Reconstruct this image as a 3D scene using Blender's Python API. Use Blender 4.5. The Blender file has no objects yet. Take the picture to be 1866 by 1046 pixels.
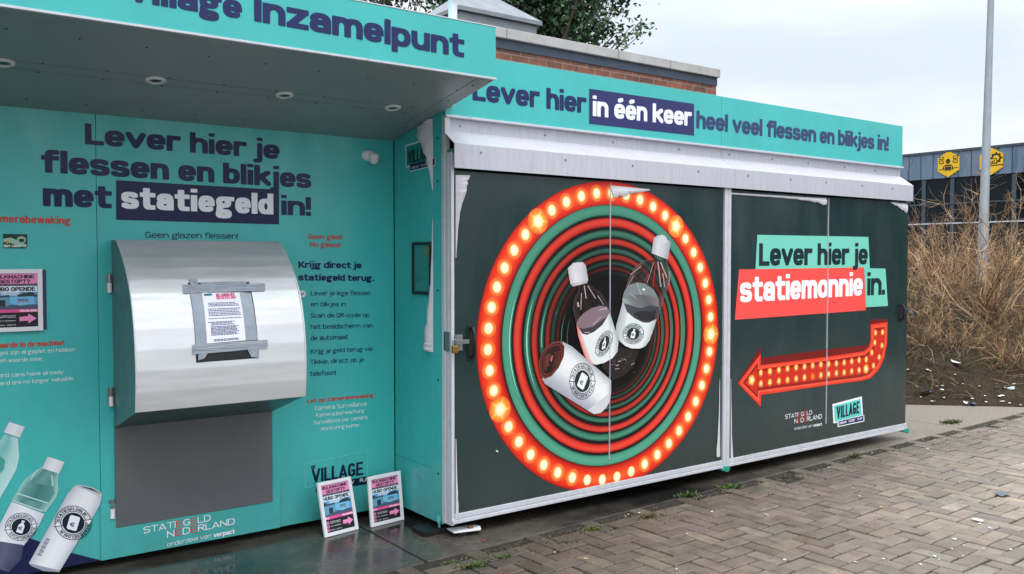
import bpy, math, random
import numpy as np
from mathutils import Vector, Matrix
from mathutils.geometry import tessellate_polygon
R_ = math.radians
random.seed(7)
rng = np.random.default_rng(7)
sc = bpy.context.scene
COL = sc.collection

# ------------------------------------------------------------------ camera, sky, sun, exposure
YAW, PITCH, ROLL, FPX, EYE = 36.370, -1.796, 0.03, 1610.74, 1.6
cam = bpy.data.cameras.new('camera')
cam.sensor_width = 36.0
cam.lens = FPX / 1866 * 36.0
cam.clip_end = 2000
cam_ob = bpy.data.objects.new('camera', cam)
COL.objects.link(cam_ob)
cam_ob.location = (0, 0, EYE)
cam_ob.rotation_euler = (R_(90 + PITCH), R_(-ROLL), R_(-YAW))
sc.camera = cam_ob

SUN_EL, SUN_AZ = 62.0, 200.0          # azimuth clockwise from +Y: from behind the camera
sund = Vector((math.sin(R_(SUN_AZ)) * math.cos(R_(SUN_EL)), math.cos(R_(SUN_AZ)) * math.cos(R_(SUN_EL)), math.sin(R_(SUN_EL))))
world = bpy.data.worlds.new('World')
sc.world = world
world.use_nodes = True
wn, wl = world.node_tree.nodes, world.node_tree.links
bg = wn['Background']
sky = wn.new('ShaderNodeTexSky')
sky.sky_type = 'NISHITA'
sky.sun_disc = False
sky.sun_elevation = R_(SUN_EL)
sky.sun_rotation = R_(SUN_AZ)
tc = wn.new('ShaderNodeTexCoord')
mp = wn.new('ShaderNodeMapping'); mp.inputs['Scale'].default_value = (1.0, 1.0, 3.2)
wl.new(tc.outputs['Generated'], mp.inputs[0])
nz = wn.new('ShaderNodeTexNoise'); nz.inputs['Scale'].default_value = 2.6; nz.inputs['Detail'].default_value = 6; nz.inputs['Roughness'].default_value = 0.5
wl.new(mp.outputs[0], nz.inputs['Vector'])
rp = wn.new('ShaderNodeValToRGB')
rp.color_ramp.elements[0].position = 0.36; rp.color_ramp.elements[0].color = (7.2, 8.1, 8.9, 1)
rp.color_ramp.elements[1].position = 0.58; rp.color_ramp.elements[1].color = (9.5, 9.6, 9.8, 1)
wl.new(nz.outputs['Fac'], rp.inputs[0])
# the cloud deck is brighter round the hidden sun
dp = wn.new('ShaderNodeVectorMath'); dp.operation = 'DOT_PRODUCT'; dp.inputs[1].default_value = sund
wl.new(tc.outputs['Generated'], dp.inputs[0])
mr = wn.new('ShaderNodeMapRange'); mr.inputs[1].default_value = -0.2; mr.inputs[2].default_value = 1.0
mr.inputs[3].default_value = 1.03; mr.inputs[4].default_value = 1.35
wl.new(dp.outputs['Value'], mr.inputs[0])
# overcast sky: the zenith is brighter than the horizon
sz_ = wn.new('ShaderNodeSeparateXYZ'); wl.new(tc.outputs['Generated'], sz_.inputs[0])
mz = wn.new('ShaderNodeMapRange'); mz.inputs[1].default_value = 0.22; mz.inputs[2].default_value = 1.0; mz.inputs[3].default_value = 1.0; mz.inputs[4].default_value = 2.3
wl.new(sz_.outputs[2], mz.inputs[0])
mm = wn.new('ShaderNodeMath'); mm.operation = 'MULTIPLY'; wl.new(mr.outputs[0], mm.inputs[0]); wl.new(mz.outputs[0], mm.inputs[1])
sm = wn.new('ShaderNodeVectorMath'); sm.operation = 'SCALE'
wl.new(rp.outputs[0], sm.inputs[0]); wl.new(mm.outputs[0], sm.inputs['Scale'])
mx = wn.new('ShaderNodeMix'); mx.data_type = 'RGBA'; mx.inputs[0].default_value = 0.93
wl.new(sky.outputs[0], mx.inputs[6]); wl.new(sm.outputs[0], mx.inputs[7])
wl.new(mx.outputs[2], bg.inputs['Color'])
bg.inputs['Strength'].default_value = 0.10

sun = bpy.data.lights.new('sun', 'SUN')
sun.energy = 1.1; sun.angle = R_(25); sun.color = (1.0, 0.97, 0.93)
sun_ob = bpy.data.objects.new('sun', sun); COL.objects.link(sun_ob)
sun_ob.rotation_euler = sund.to_track_quat('Z', 'Y').to_euler()

sc.view_settings.view_transform = 'Standard'
sc.view_settings.look = 'None'
sc.view_settings.exposure = 0.15
sc.view_settings.gamma = 1.0

# ------------------------------------------------------------------ measuring the photo: a photo pixel -> a point on a real plane
def _rot():
    y, p, r = R_(YAW), R_(PITCH), R_(ROLL)
    f = np.array([math.sin(y) * math.cos(p), math.cos(y) * math.cos(p), math.sin(p)])
    rt = np.array([math.cos(y), -math.sin(y), 0.0]); up = np.cross(rt, f)
    return np.array([rt * math.cos(r) + up * math.sin(r), -(up * math.cos(r) - rt * math.sin(r)), f])
_M = _rot()
def ray(p): return _M.T @ np.array([(p[0] - 933) / FPX, (p[1] - 523) / FPX, 1.0])
EYEP = np.array([0, 0, EYE])
def on_y(p, y): d = ray(p); return EYEP + d * (y / d[1])
def on_x(p, x): d = ray(p); return EYEP + d * (x / d[0])
def on_z(p, z): d = ray(p); return EYEP + d * ((z - EYE) / d[2])

class Plane:                                    # a vertical face things are printed on
    def __init__(s, axis, val):
        s.axis, s.val = axis, val
    def uv(s, p):
        q = on_y(p, s.val) if s.axis == 'y' else on_x(p, s.val)
        return np.array([q[0], q[2]]) if s.axis == 'y' else np.array([-q[1], q[2]])
    def pt(s, uv, off):
        return (uv[0], s.val - off, uv[1]) if s.axis == 'y' else (s.val - off, -uv[0], uv[1])

class Flat:                                     # a local plane: u, v are its own metres
    def __init__(s, mat): s.m = mat
    def uv(s, p): return np.array(p, float)
    def pt(s, uv, off): return tuple(s.m @ Vector((uv[0], -off, uv[1])))

Y_WALL, Y_BODY, Y_DOOR, Y_FASCIA, X_SIDE = 4.898, 4.334, 4.234, 3.796, 2.692
WALL, BODY, DOOR, FASCIA, SIDE = Plane('y', Y_WALL), Plane('y', Y_BODY - 0.03), Plane('y', Y_DOOR), Plane('y', Y_FASCIA), Plane('x', X_SIDE)

# ------------------------------------------------------------------ helpers
def lin(c):
    return tuple((x / 255 / 12.92) if x / 255 <= 0.04045 else ((x / 255 + 0.055) / 1.055) ** 2.4 for x in c[:3])

def thing(name, label, cat, loc=(0, 0, 0), group=None):
    o = bpy.data.objects.new(name, None); COL.objects.link(o)
    o.location = loc; o['label'] = label; o['category'] = cat
    o.empty_display_size = 0.1
    if group: o['group'] = group
    return o
def tag(o, label, cat, group=None):
    o['label'] = label; o['category'] = cat
    if group: o['group'] = group
    return o

class MB:
    def __init__(s): s.v, s.f, s.c, s.n = [], [], [], 0
    def add(s, vs, fs, c=None):
        s.v += [tuple(v) for v in vs]
        s.f += [tuple(i + s.n for i in f) for f in fs]
        if c is not None: s.c += [c] * len(vs)
        s.n += len(vs)
    def box(s, x0, x1, y0, y1, z0, z1, c=None):
        s.add([(x0, y0, z0), (x1, y0, z0), (x1, y1, z0), (x0, y1, z0), (x0, y0, z1), (x1, y0, z1), (x1, y1, z1), (x0, y1, z1)],
              [(3, 2, 1, 0), (4, 5, 6, 7), (0, 1, 5, 4), (1, 2, 6, 5), (2, 3, 7, 6), (3, 0, 4, 7)], c)
    def prism(s, prof, a0, a1, axis='x'):       # profile of (y,z) along x, (x,z) along y, (x,y) along z
        n = len(prof)
        def P(q, a): return (a, q[0], q[1]) if axis == 'x' else ((q[0], a, q[1]) if axis == 'y' else (q[0], q[1], a))
        s.add([P(q, a0) for q in prof] + [P(q, a1) for q in prof],
              [tuple(range(n - 1, -1, -1)), tuple(range(n, 2 * n))] + [(i, (i + 1) % n, n + (i + 1) % n, n + i) for i in range(n)])
    def cyl(s, p0, p1, r0, r1=None, n=16, caps=True, c=None):
        r1 = r0 if r1 is None else r1
        p0, p1 = np.array(p0, float), np.array(p1, float)
        d = p1 - p0; d /= max(np.linalg.norm(d), 1e-9)
        a = np.cross(d, (0, 0, 1) if abs(d[2]) < 0.9 else (1, 0, 0)); a /= np.linalg.norm(a); b = np.cross(d, a)
        ring = lambda p, r: [p + r * (a * math.cos(2 * math.pi * i / n) + b * math.sin(2 * math.pi * i / n)) for i in range(n)]
        fs = [(i, (i + 1) % n, n + (i + 1) % n, n + i) for i in range(n)]
        if caps: fs += [tuple(range(n - 1, -1, -1)), tuple(range(n, 2 * n))]
        s.add(ring(p0, r0) + ring(p1, r1), fs, c)
    def tube(s, pts, rad, n=6, c=None):
        pts = [np.array(p, float) for p in pts]; k = len(pts)
        rad = rad if hasattr(rad, '__len__') else [rad] * k
        vs, prev = [], None
        for i in range(k):
            d = pts[min(i + 1, k - 1)] - pts[max(i - 1, 0)]; d /= max(np.linalg.norm(d), 1e-9)
            if prev is None: a = np.cross(d, (0.123, 0.31, 0.94) if abs(d[2]) < 0.9 else (1, 0.1, 0))
            else: a = prev - d * (prev @ d)
            a /= max(np.linalg.norm(a), 1e-9); prev = a; b = np.cross(d, a)
            vs += [pts[i] + rad[i] * (a * math.cos(2 * math.pi * j / n) + b * math.sin(2 * math.pi * j / n)) for j in range(n)]
        fs = [(i * n + j, i * n + (j + 1) % n, (i + 1) * n + (j + 1) % n, (i + 1) * n + j) for i in range(k - 1) for j in range(n)]
        fs += [tuple(range(n - 1, -1, -1)), tuple((k - 1) * n + j for j in range(n))]
        s.add(vs, fs, c)
    def lathe(s, prof, mat, n=24):              # (r, h) pairs round local z
        vs = [mat @ Vector((r * math.cos(2 * math.pi * j / n), r * math.sin(2 * math.pi * j / n), h)) for r, h in prof for j in range(n)]
        k = len(prof)
        fs = [(i * n + j, i * n + (j + 1) % n, (i + 1) * n + (j + 1) % n, (i + 1) * n + j) for i in range(k - 1) for j in range(n)]
        fs += [tuple((k - 1) * n + j for j in range(n)), tuple(range(n - 1, -1, -1))]
        s.add(vs, fs)
    def grid(s, P, c=None):                     # P[i][j] points
        a, b = len(P), len(P[0])
        s.add([P[i][j] for i in range(a) for j in range(b)], [(i * b + j, (i + 1) * b + j, (i + 1) * b + j + 1, i * b + j + 1) for i in range(a - 1) for j in range(b - 1)], c)
    def build(s, name, m, parent=None, bev=0, smooth=False, solid=0, segs=2):
        me = bpy.data.meshes.new(name)
        me.from_pydata(s.v, [], s.f); me.update()
        if s.c and len(s.c) == len(s.v):
            at = me.color_attributes.new('Col', 'FLOAT_COLOR', 'POINT')
            at.data.foreach_set('color', np.array([(*c[:3], 1.0) for c in s.c], np.float32).ravel())
        me.materials.append(m)
        if smooth:
            me.polygons.foreach_set('use_smooth', [True] * len(me.polygons)); me.set_sharp_from_angle(angle=R_(35))
        o = bpy.data.objects.new(name, me); COL.objects.link(o)
        if parent is not None:
            o.parent = parent
            o.matrix_parent_inverse = Matrix.Translation(-wloc(parent))
        if solid:
            md = o.modifiers.new('solid', 'SOLIDIFY'); md.thickness = solid; md.offset = 0
        if bev:
            md = o.modifiers.new('bevel', 'BEVEL'); md.width = bev; md.segments = segs; md.limit_method = 'ANGLE'
        return o
def wloc(o):                                    # rest position of an object made by these helpers (parents never rotated)
    return Vector(o.location) if o.type == 'EMPTY' else Vector((0, 0, 0))

# ------------------------------------------------------------------ materials
def nodes_of(name):
    m = bpy.data.materials.new(name); m.use_nodes = True
    return m, m.node_tree.nodes, m.node_tree.links, m.node_tree.nodes['Principled BSDF']
def mat(name, col, rough=0.5, metal=0.0, spec=0.5, var=0.12, scale=6.0, bump=0.0, bscale=60.0, rvar=0.1, coat=0.0, stretch=(1, 1, 1), attr=False, dirt_sheen=0.0, dirt_sheen_col=(60, 55, 48), alpha=False, grime=0.0):
    m, n, l, b = nodes_of(name)
    t = n.new('ShaderNodeTexCoord')
    mpn = n.new('ShaderNodeMapping'); mpn.inputs['Scale'].default_value = stretch
    l.new(t.outputs['Object'], mpn.inputs[0])
    z = n.new('ShaderNodeTexNoise'); z.inputs['Scale'].default_value = scale; z.inputs['Detail'].default_value = 8; z.inputs['Roughness'].default_value = 0.6
    l.new(mpn.outputs[0], z.inputs['Vector'])
    mrn = n.new('ShaderNodeMapRange'); mrn.inputs[1].default_value = 0.3; mrn.inputs[2].default_value = 0.7
    mrn.inputs[3].default_value = 1 - var; mrn.inputs[4].default_value = 1 + var
    l.new(z.outputs['Fac'], mrn.inputs[0])
    mu = n.new('ShaderNodeVectorMath'); mu.operation = 'SCALE'
    if attr:
        a = n.new('ShaderNodeAttribute'); a.attribute_name = 'Col'; l.new(a.outputs['Color'], mu.inputs[0])
        if alpha: l.new(a.outputs['Alpha'], b.inputs['Alpha'])
    else:
        mu.inputs[0].default_value = lin(col)
    l.new(mrn.outputs[0], mu.inputs['Scale'])
    out = mu.outputs[0]
    if dirt_sheen:
        z3 = n.new('ShaderNodeTexNoise'); z3.inputs['Scale'].default_value = scale * 2.7; z3.inputs['Detail'].default_value = 10; z3.inputs['Roughness'].default_value = 0.7
        l.new(mpn.outputs[0], z3.inputs['Vector'])
        m3 = n.new('ShaderNodeMapRange'); m3.inputs[1].default_value = 0.52; m3.inputs[2].default_value = 0.8; m3.inputs[4].default_value = dirt_sheen
        l.new(z3.outputs['Fac'], m3.inputs[0])
        x3 = n.new('ShaderNodeMix'); x3.data_type = 'RGBA'; x3.inputs[7].default_value = (*lin(dirt_sheen_col), 1)
        l.new(m3.outputs[0], x3.inputs[0]); l.new(out, x3.inputs[6]); out = x3.outputs[2]
    if grime:                                       # splashed soil on the lowest hand's breadth
        sp = n.new('ShaderNodeSeparateXYZ'); l.new(t.outputs['Object'], sp.inputs[0])
        gz = n.new('ShaderNodeMapRange'); gz.inputs[1].default_value = 0.55; gz.inputs[2].default_value = 0.06; l.new(sp.outputs[2], gz.inputs[0])
        gn = n.new('ShaderNodeTexNoise'); gn.inputs['Scale'].default_value = 9; gn.inputs['Detail'].default_value = 9; gn.inputs['Roughness'].default_value = .7; l.new(t.outputs['Object'], gn.inputs['Vector'])
        g2 = n.new('ShaderNodeMath'); g2.operation = 'MULTIPLY'; l.new(gz.outputs[0], g2.inputs[0]); l.new(gn.outputs['Fac'], g2.inputs[1])
        g3 = n.new('ShaderNodeMath'); g3.operation = 'MULTIPLY'; g3.inputs[1].default_value = grime; g3.use_clamp = True; l.new(g2.outputs[0], g3.inputs[0])
        gx_ = n.new('ShaderNodeMix'); gx_.data_type = 'RGBA'; gx_.inputs[7].default_value = (*lin((84, 80, 70)), 1)
        l.new(g3.outputs[0], gx_.inputs[0]); l.new(out, gx_.inputs[6]); out = gx_.outputs[2]
    l.new(out, b.inputs['Base Color'])
    mr2 = n.new('ShaderNodeMapRange'); mr2.inputs[1].default_value = 0.3; mr2.inputs[2].default_value = 0.7
    mr2.inputs[3].default_value = max(0.02, rough - rvar); mr2.inputs[4].default_value = min(1, rough + rvar)
    z2 = n.new('ShaderNodeTexNoise'); z2.inputs['Scale'].default_value = scale * 1.7; z2.inputs['Detail'].default_value = 5
    l.new(mpn.outputs[0], z2.inputs['Vector']); l.new(z2.outputs['Fac'], mr2.inputs[0]); l.new(mr2.outputs[0], b.inputs['Roughness'])
    b.inputs['Metallic'].default_value = metal
    b.inputs['Specular IOR Level'].default_value = spec
    b.inputs['Coat Weight'].default_value = coat
    b.inputs['Coat Roughness'].default_value = 0.12
    if bump:
        zb = n.new('ShaderNodeTexNoise'); zb.inputs['Scale'].default_value = bscale; zb.inputs['Detail'].default_value = 6
        l.new(mpn.outputs[0], zb.inputs['Vector'])
        bp = n.new('ShaderNodeBump'); bp.inputs['Strength'].default_value = bump; bp.inputs['Distance'].default_value = 0.01
        l.new(zb.outputs['Fac'], bp.inputs['Height']); l.new(bp.outputs[0], b.inputs['Normal'])
    return m

TEAL_C = (64, 184, 182)
M = {}
M['teal'] = mat('teal_vinyl', TEAL_C, 0.30, var=0.06, scale=2.2, bump=0.035, bscale=1.8, rvar=0.12, dirt_sheen=0.13, dirt_sheen_col=(44, 132, 128), stretch=(1.3, 1.3, .6), grime=.55)
M['print'] = mat('printed_vinyl', None, 0.36, spec=0.3, var=0.03, scale=1.5, attr=True, bump=0.02, bscale=2.5)
M['print_clear'] = mat('printed_tint', None, 0.34, var=0.03, scale=1.5, attr=True, bump=0.02, bscale=2.5, alpha=True)
M['dark'] = mat('dark_green_vinyl', (34, 54, 55), 0.25, var=0.08, scale=1.5, bump=0.06, bscale=1.6, rvar=0.13, dirt_sheen=0.16, dirt_sheen_col=(74, 90, 92), stretch=(1.5, 1.5, .5), grime=.6)  # paler upright streaks are sheen painted into the colour; grime is soil
M['alu'] = mat('pale_aluminium', (205, 206, 214), 0.45, metal=0.15, var=0.05, scale=9, dirt_sheen=0.35, dirt_sheen_col=(120, 120, 122), bump=0.05)
M['hood'] = mat('streaked_hood_metal', (196, 197, 206), 0.42, metal=0.2, var=0.07, scale=5, stretch=(9, 2, 0.7), dirt_sheen=0.4, dirt_sheen_col=(138, 138, 142))
M['galv'] = mat('galvanised_steel', (220, 223, 226), 0.44, metal=0.62, var=0.06, scale=11, stretch=(.28, 1, 2.4), rvar=0.09, bump=0.012, bscale=30)
M['galv_side'] = mat('grey_green_side_metal', (96, 124, 126), 0.42, metal=0.35, var=0.08, scale=5, dirt_sheen=0.2, dirt_sheen_col=(60, 80, 82))  # grey-green tone for the sides of the steel cover
M['plate'] = mat('grey_hatch_plate', (96, 99, 102), 0.42, metal=0.1, var=0.07, scale=3.5, dirt_sheen=0.2, dirt_sheen_col=(120, 120, 120))
M['soffit'] = mat('grey_soffit_panel', (142, 152, 157), 0.42, var=0.05, scale=3, bump=0.02, dirt_sheen=0.12, dirt_sheen_col=(96, 106, 110))
M['seam'] = mat('dark_seam', (22, 28, 30), 0.7)
M['white'] = mat('white_plastic', (226, 228, 232), 0.4, var=0.04, dirt_sheen=0.15, dirt_sheen_col=(170, 168, 165))
M['black'] = mat('black_plastic', (22, 25, 27), 0.4, var=0.1)
M['steel'] = mat('hinge_steel', (150, 155, 158), 0.35, metal=0.8, var=0.1, scale=30)
M['brass'] = mat('padlock_brass', (176, 140, 62), 0.3, metal=0.9, var=0.1, scale=40)
M['peel'] = mat('vinyl_backing', (204, 204, 210), 0.5, var=0.06, scale=9, bump=0.1, bscale=12)
M['tape'] = mat('silver_duct_tape', (150, 160, 172), 0.38, metal=0.25, var=0.08, scale=18, bump=0.35, bscale=22)
M['paper'] = mat('white_paper', (240, 243, 250), 0.55, var=0.02)
M['clamp'] = mat('green_clamp', (50, 150, 125), 0.45, var=0.1)
M['lens'] = mat('lamp_lens', (60, 62, 60), 0.2, var=0.1)
M['rust'] = mat('rusty_bolt', (110, 80, 58), 0.7, var=0.3, scale=60)
M['under'] = mat('underframe', (38, 40, 40), 0.7, var=0.2)
M['pole'] = mat('galvanised_pole', (150, 158, 164), 0.45, metal=0.4, var=0.12, scale=7, dirt_sheen=0.4, dirt_sheen_col=(190, 195, 198), stretch=(1, 1, 0.6))
M['coping'] = mat('concrete_coping', (176, 174, 172), 0.8, var=0.12, scale=4, dirt_sheen=0.5, dirt_sheen_col=(110, 108, 104), bump=0.2)
M['band'] = mat('navy_fascia_board', (52, 66, 84), 0.45, var=0.1, scale=4)
M['vent'] = mat('grey_zinc_sheet', (128, 134, 142), 0.5, metal=0.2, var=0.12, scale=3, dirt_sheen=0.5, dirt_sheen_col=(96, 102, 108))
M['bark'] = mat('bark', (70, 60, 50), 0.9, var=0.3, scale=8)
M['glass_lo'] = mat('dark_facade_glass', (15, 26, 32), 0.08, spec=0.16, var=0.35, scale=0.35, rvar=0.03)
M['glass_hi'] = mat('blue_facade_glass', (112, 132, 154), 0.10, spec=0.3, var=0.2, scale=0.8, stretch=(1, 1.6, 0.5), rvar=0.04, dirt_sheen=0.9, dirt_sheen_col=(44, 62, 78))  # blue base and dark patches: sky and tree reflections painted into the colour
M['mull'] = mat('grey_mullion', (62, 76, 88), 0.4, var=0.05)
M['yellow'] = mat('yellow_sign', (238, 190, 30), 0.5, var=0.06, scale=2)
M['icon'] = mat('icon_print', (58, 52, 36), 0.5)
def leafmat(name, c0, c1):
    m, n, l, b = nodes_of(name)
    a = n.new('ShaderNodeAttribute'); a.attribute_name = 'Col'
    l.new(a.outputs['Color'], b.inputs['Base Color'])
    b.inputs['Roughness'].default_value = 0.55; b.inputs['Specular IOR Level'].default_value = 0.3
    return m
M['leaf'] = leafmat('foliage', 0, 0)
M['twig'] = leafmat('dry_stems', 0, 0)

# ------------------------------------------------------------------ lettering: a heavy grotesque drawn as pen skeletons, traced to outlines and cut as flat vinyl
EM = 130
_glyph = {}
CAPH = 0.72
def _arc(cx, cy, rx, ry, a0, a1, n=2.35, k=40):
    out = []
    for i in range(k + 1):
        t = R_(a0 + (a1 - a0) * i / k); c, s = math.cos(t), math.sin(t)
        out.append((cx + rx * math.copysign(abs(c) ** (2 / n), c), cy + ry * math.copysign(abs(s) ** (2 / n), s)))
    return out
def skeleton(ch, hx, hy, w, xh):
    """strokes (points, pen) of one letter; w is the distance between stem centres"""
    acc = {'é': 'e', 'ü': 'u', 'í': 'i'}.get(ch)
    base = acc or ch
    C, X, A, D = CAPH - hy, xh - hy, 0.745 - hy, -0.19 + hy
    B, M = hy, xh / 2
    l, r = hx, hx + w; c = (l + r) / 2; k = min(.19, (X - B) * .52); S = []
    L = lambda *p: S.append((list(p), 's'))
    U = lambda p: S.append((p, 'c'))
    rx = w / 2
    H2 = CAPH / 2; W = w * 1.12; R2 = hx + W; c2 = hx + W / 2
    if base == 'o': U(_arc(c, M, rx, (X - B) / 2, 0, 360))
    elif base == 'e': U(_arc(c, M, rx, (X - B) / 2, 0, 311)); L((l, M), (r, M))
    elif base == 'c': U(_arc(c, M, rx, (X - B) / 2, 50, 310))
    elif base in 'bpdqg' and base != 'g':
        U(_arc(c, M, rx, (X - B) / 2, 0, 360)); sx = l if base in 'bp' else r
        L((sx, B if base in 'bd' else D), (sx, A if base in 'bd' else X))
    elif base == 'g':
        y0 = xh * .43; U(_arc(c, (X + y0) / 2, rx * .92, (X - y0) / 2, 0, 360)); U(_arc(c, (D + B * .75) / 2 - .012, rx * 1.02, (B * .75 - D) / 2, 0, 360)); L((l + .02, B), (l + .05, y0 - .01)); L((r - .03, X), (r + hx * .9, X))
    elif base in 'nh': L((l, B), (l, X if base == 'n' else A)); U(_arc(c, X - k, rx, k, 180, 0)); L((r, X - k), (r, B))
    elif base == 'm':
        w2 = max(w * .86, hx * 2.5); L((l, B), (l, X))
        for q in (0, 1): U(_arc(l + w2 * (q + .5), X - k, w2 / 2, k, 180, 0)); L((l + w2 * (q + 1), X - k), (l + w2 * (q + 1), B))
    elif base == 'u': U(_arc(c, B + k, rx, k, 180, 360)); L((l, B + k), (l, X)); L((r, X), (r, B))
    elif base == 'r': L((l, B), (l, X)); U(_arc(l + w * .42, X - k * .9, w * .42, k * .9, 180, 60)); L((l + w * .50, X), (l + w * .66, X))
    elif base == 'a': U(_arc(c, X - k, rx, k, 158, 0)); L((r, X - k), (r, B)); yb = xh * .60; U(_arc(c - .0, (B + yb - hy * .6) / 2, rx, (yb - hy * .6 - B) / 2, 0, 360))
    elif base == 's':
        U(_arc(c, (X + M) / 2, rx * .94, (X - M) / 2, 32, 270)); U(_arc(c, (B + M) / 2, rx, (M - B) / 2, 90, -150))
    elif base == 't': x1 = l + w * .16; L((x1, B + k * .7), (x1, X + .15)); L((l - hx * .45, X), (x1 + w * .52, X)); U(_arc(x1 + w * .30, B + k * .7, w * .30, k * .7, 180, 270)); L((x1 + w * .3, B), (x1 + w * .50, B))
    elif base == 'f': x1 = l + w * .16; L((x1, B), (x1, A - k * .6)); L((l - hx * .45, X), (x1 + w * .48, X)); U(_arc(x1 + w * .3, A - k * .6, w * .3, k * .6, 180, 90)); L((x1 + w * .3, A), (x1 + w * .5, A))
    elif base == 'i': L((l, B), (l, X))
    elif base == 'j': L((l, X), (l, D + k * .5)); U(_arc(l - w * .22, D + k * .5, w * .22, k * .5, 0, -90)); L((l - w * .22, D), (l - w * .34, D))
    elif base == 'l': L((l, B), (l, A))
    elif base == 'k': L((l, B), (l, A)); U([(l, M * .9), (r + .01, X)]); U([(l + w * .34, M * 1.15), (r + .03, B)])
    elif base == 'v': U([(l - .02, X), (c, B)]); U([(c, B), (r + .02, X)])
    elif base == 'w':
        q = w * .82; xs4 = [l, l + q * .5, l + q, l + q * 1.5, l + q * 2]
        for i in range(4): U([(xs4[i], X if i % 2 == 0 else B), (xs4[i + 1], B if i % 2 == 0 else X)])
    elif base == 'y': U([(l - .02, X), (c, B)]); U([(r + .02, X), (c - w * .22, D), (c - w * .42, D)])
    elif base == 'z': L((l, X), (r, X)); U([(r, X), (l, B)]); L((l, B), (r, B))
    elif base == 'x': U([(l, X), (r, B)]); U([(l, B), (r, X)])
    elif base == 'L': L((l, B), (l, C)); L((l, B), (l + w * .88, B))
    elif base == 'I': L((l, B), (l, C))
    elif base == 'E': L((l, B), (l, C)); L((l, B), (r, B)); L((l, C), (r, C)); L((l, H2), (r - .03, H2))
    elif base == 'F': L((l, B), (l, C)); L((l, C), (r, C)); L((l, H2), (r - .03, H2))
    elif base == 'T': L((l, C), (R2, C)); L((c2, B), (c2, C))
    elif base == 'H': L((l, B), (l, C)); L((R2, B), (R2, C)); L((l, H2), (R2, H2))
    elif base == 'V': U([(l - .02, C), (c2, B)]); U([(c2, B), (R2 + .02, C)])
    elif base == 'A': U([(l - .02, B), (c2, C)]); U([(c2, C), (R2 + .02, B)]); L((l + W * .2, CAPH * .27), (R2 - W * .2, CAPH * .27))
    elif base == 'N': L((l, B), (l, C)); L((R2, B), (R2, C)); U([(l, C), (R2, B)])
    elif base == 'M': q = W * 1.15; L((l, B), (l, C)); L((l + q, B), (l + q, C)); U([(l, C), (l + q / 2, B + .12)]); U([(l + q / 2, B + .12), (l + q, C)])
    elif base == 'K': L((l, B), (l, C)); U([(l, H2 * .8), (R2, C)]); U([(l + W * .3, H2 * 1.1), (R2 + .02, B)])
    elif base in 'DOQ':
        if base == 'D': L((l, B), (l, C)); L((l, B), (l + W * .4, B)); L((l, C), (l + W * .4, C)); U(_arc(l + W * .4, H2, W * .6, C - H2, -90, 90))
        else: U(_arc(c2, H2, W / 2, C - H2, 0, 360))
        if base == 'Q': U([(c2 + .06, .16), (R2 + .02, B - .02)])
    elif base in 'CG':
        U(_arc(c2, H2, W / 2, C - H2, 42, 318 if base == 'C' else 345))
        if base == 'G': L((R2, H2 - .03), (R2, B + .06)); L((c2 + W * .12, H2 - .03), (R2, H2 - .03))
    elif base in 'SBRP' or base in '358':
        if base in 'S5':
            U(_arc(c, (C + H2) / 2, rx, (C - H2) / 2, 30, 270)); U(_arc(c, (B + H2) / 2, rx * 1.04, (H2 - B) / 2, 90, -150))
            if base == '5': L((l, C), (r, C)); L((l, C), (l, H2 + .04))
        elif base in '38':
            a0, a1 = (150, -90) if base == '3' else (0, 360)
            U(_arc(c, (C + H2) / 2, rx * .92, (C - H2) / 2, a0, a1)); U(_arc(c, (B + H2) / 2, rx, (H2 - B) / 2, 90 if base == '3' else 0, -150 if base == '3' else 360))
        else:
            L((l, B), (l, C)); U([(l, C), (c, C)] + _arc(c, (C + H2) / 2, rx, (C - H2) / 2, 90, -90) + [(l, H2)])
            if base == 'B': U([(l, H2), (c, H2)] + _arc(c, (B + H2) / 2, rx * 1.08, (H2 - B) / 2, 90, -90) + [(l, B)])
            if base == 'R': U([(c - .02, H2), (r + .02, B)])
    elif base == 'U': U(_arc(c2, B + .2, W / 2, .2, 180, 360)); L((l, B + .2), (l, C)); L((R2, B + .2), (R2, C))
    elif base == 'J': U(_arc(c, B + .17, rx, .17, 180, 360)); L((r, B + .17), (r, C))
    elif base in 'ZY': 
        if base == 'Z': L((l, C), (r, C)); U([(r, C), (l, B)]); L((l, B), (r, B))
        else: U([(l - .02, C), (c2, H2 - .04)]); U([(R2 + .02, C), (c2, H2 - .04)]); L((c2, B), (c2, H2))
    elif base == 'W':
        q = W * .8
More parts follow.
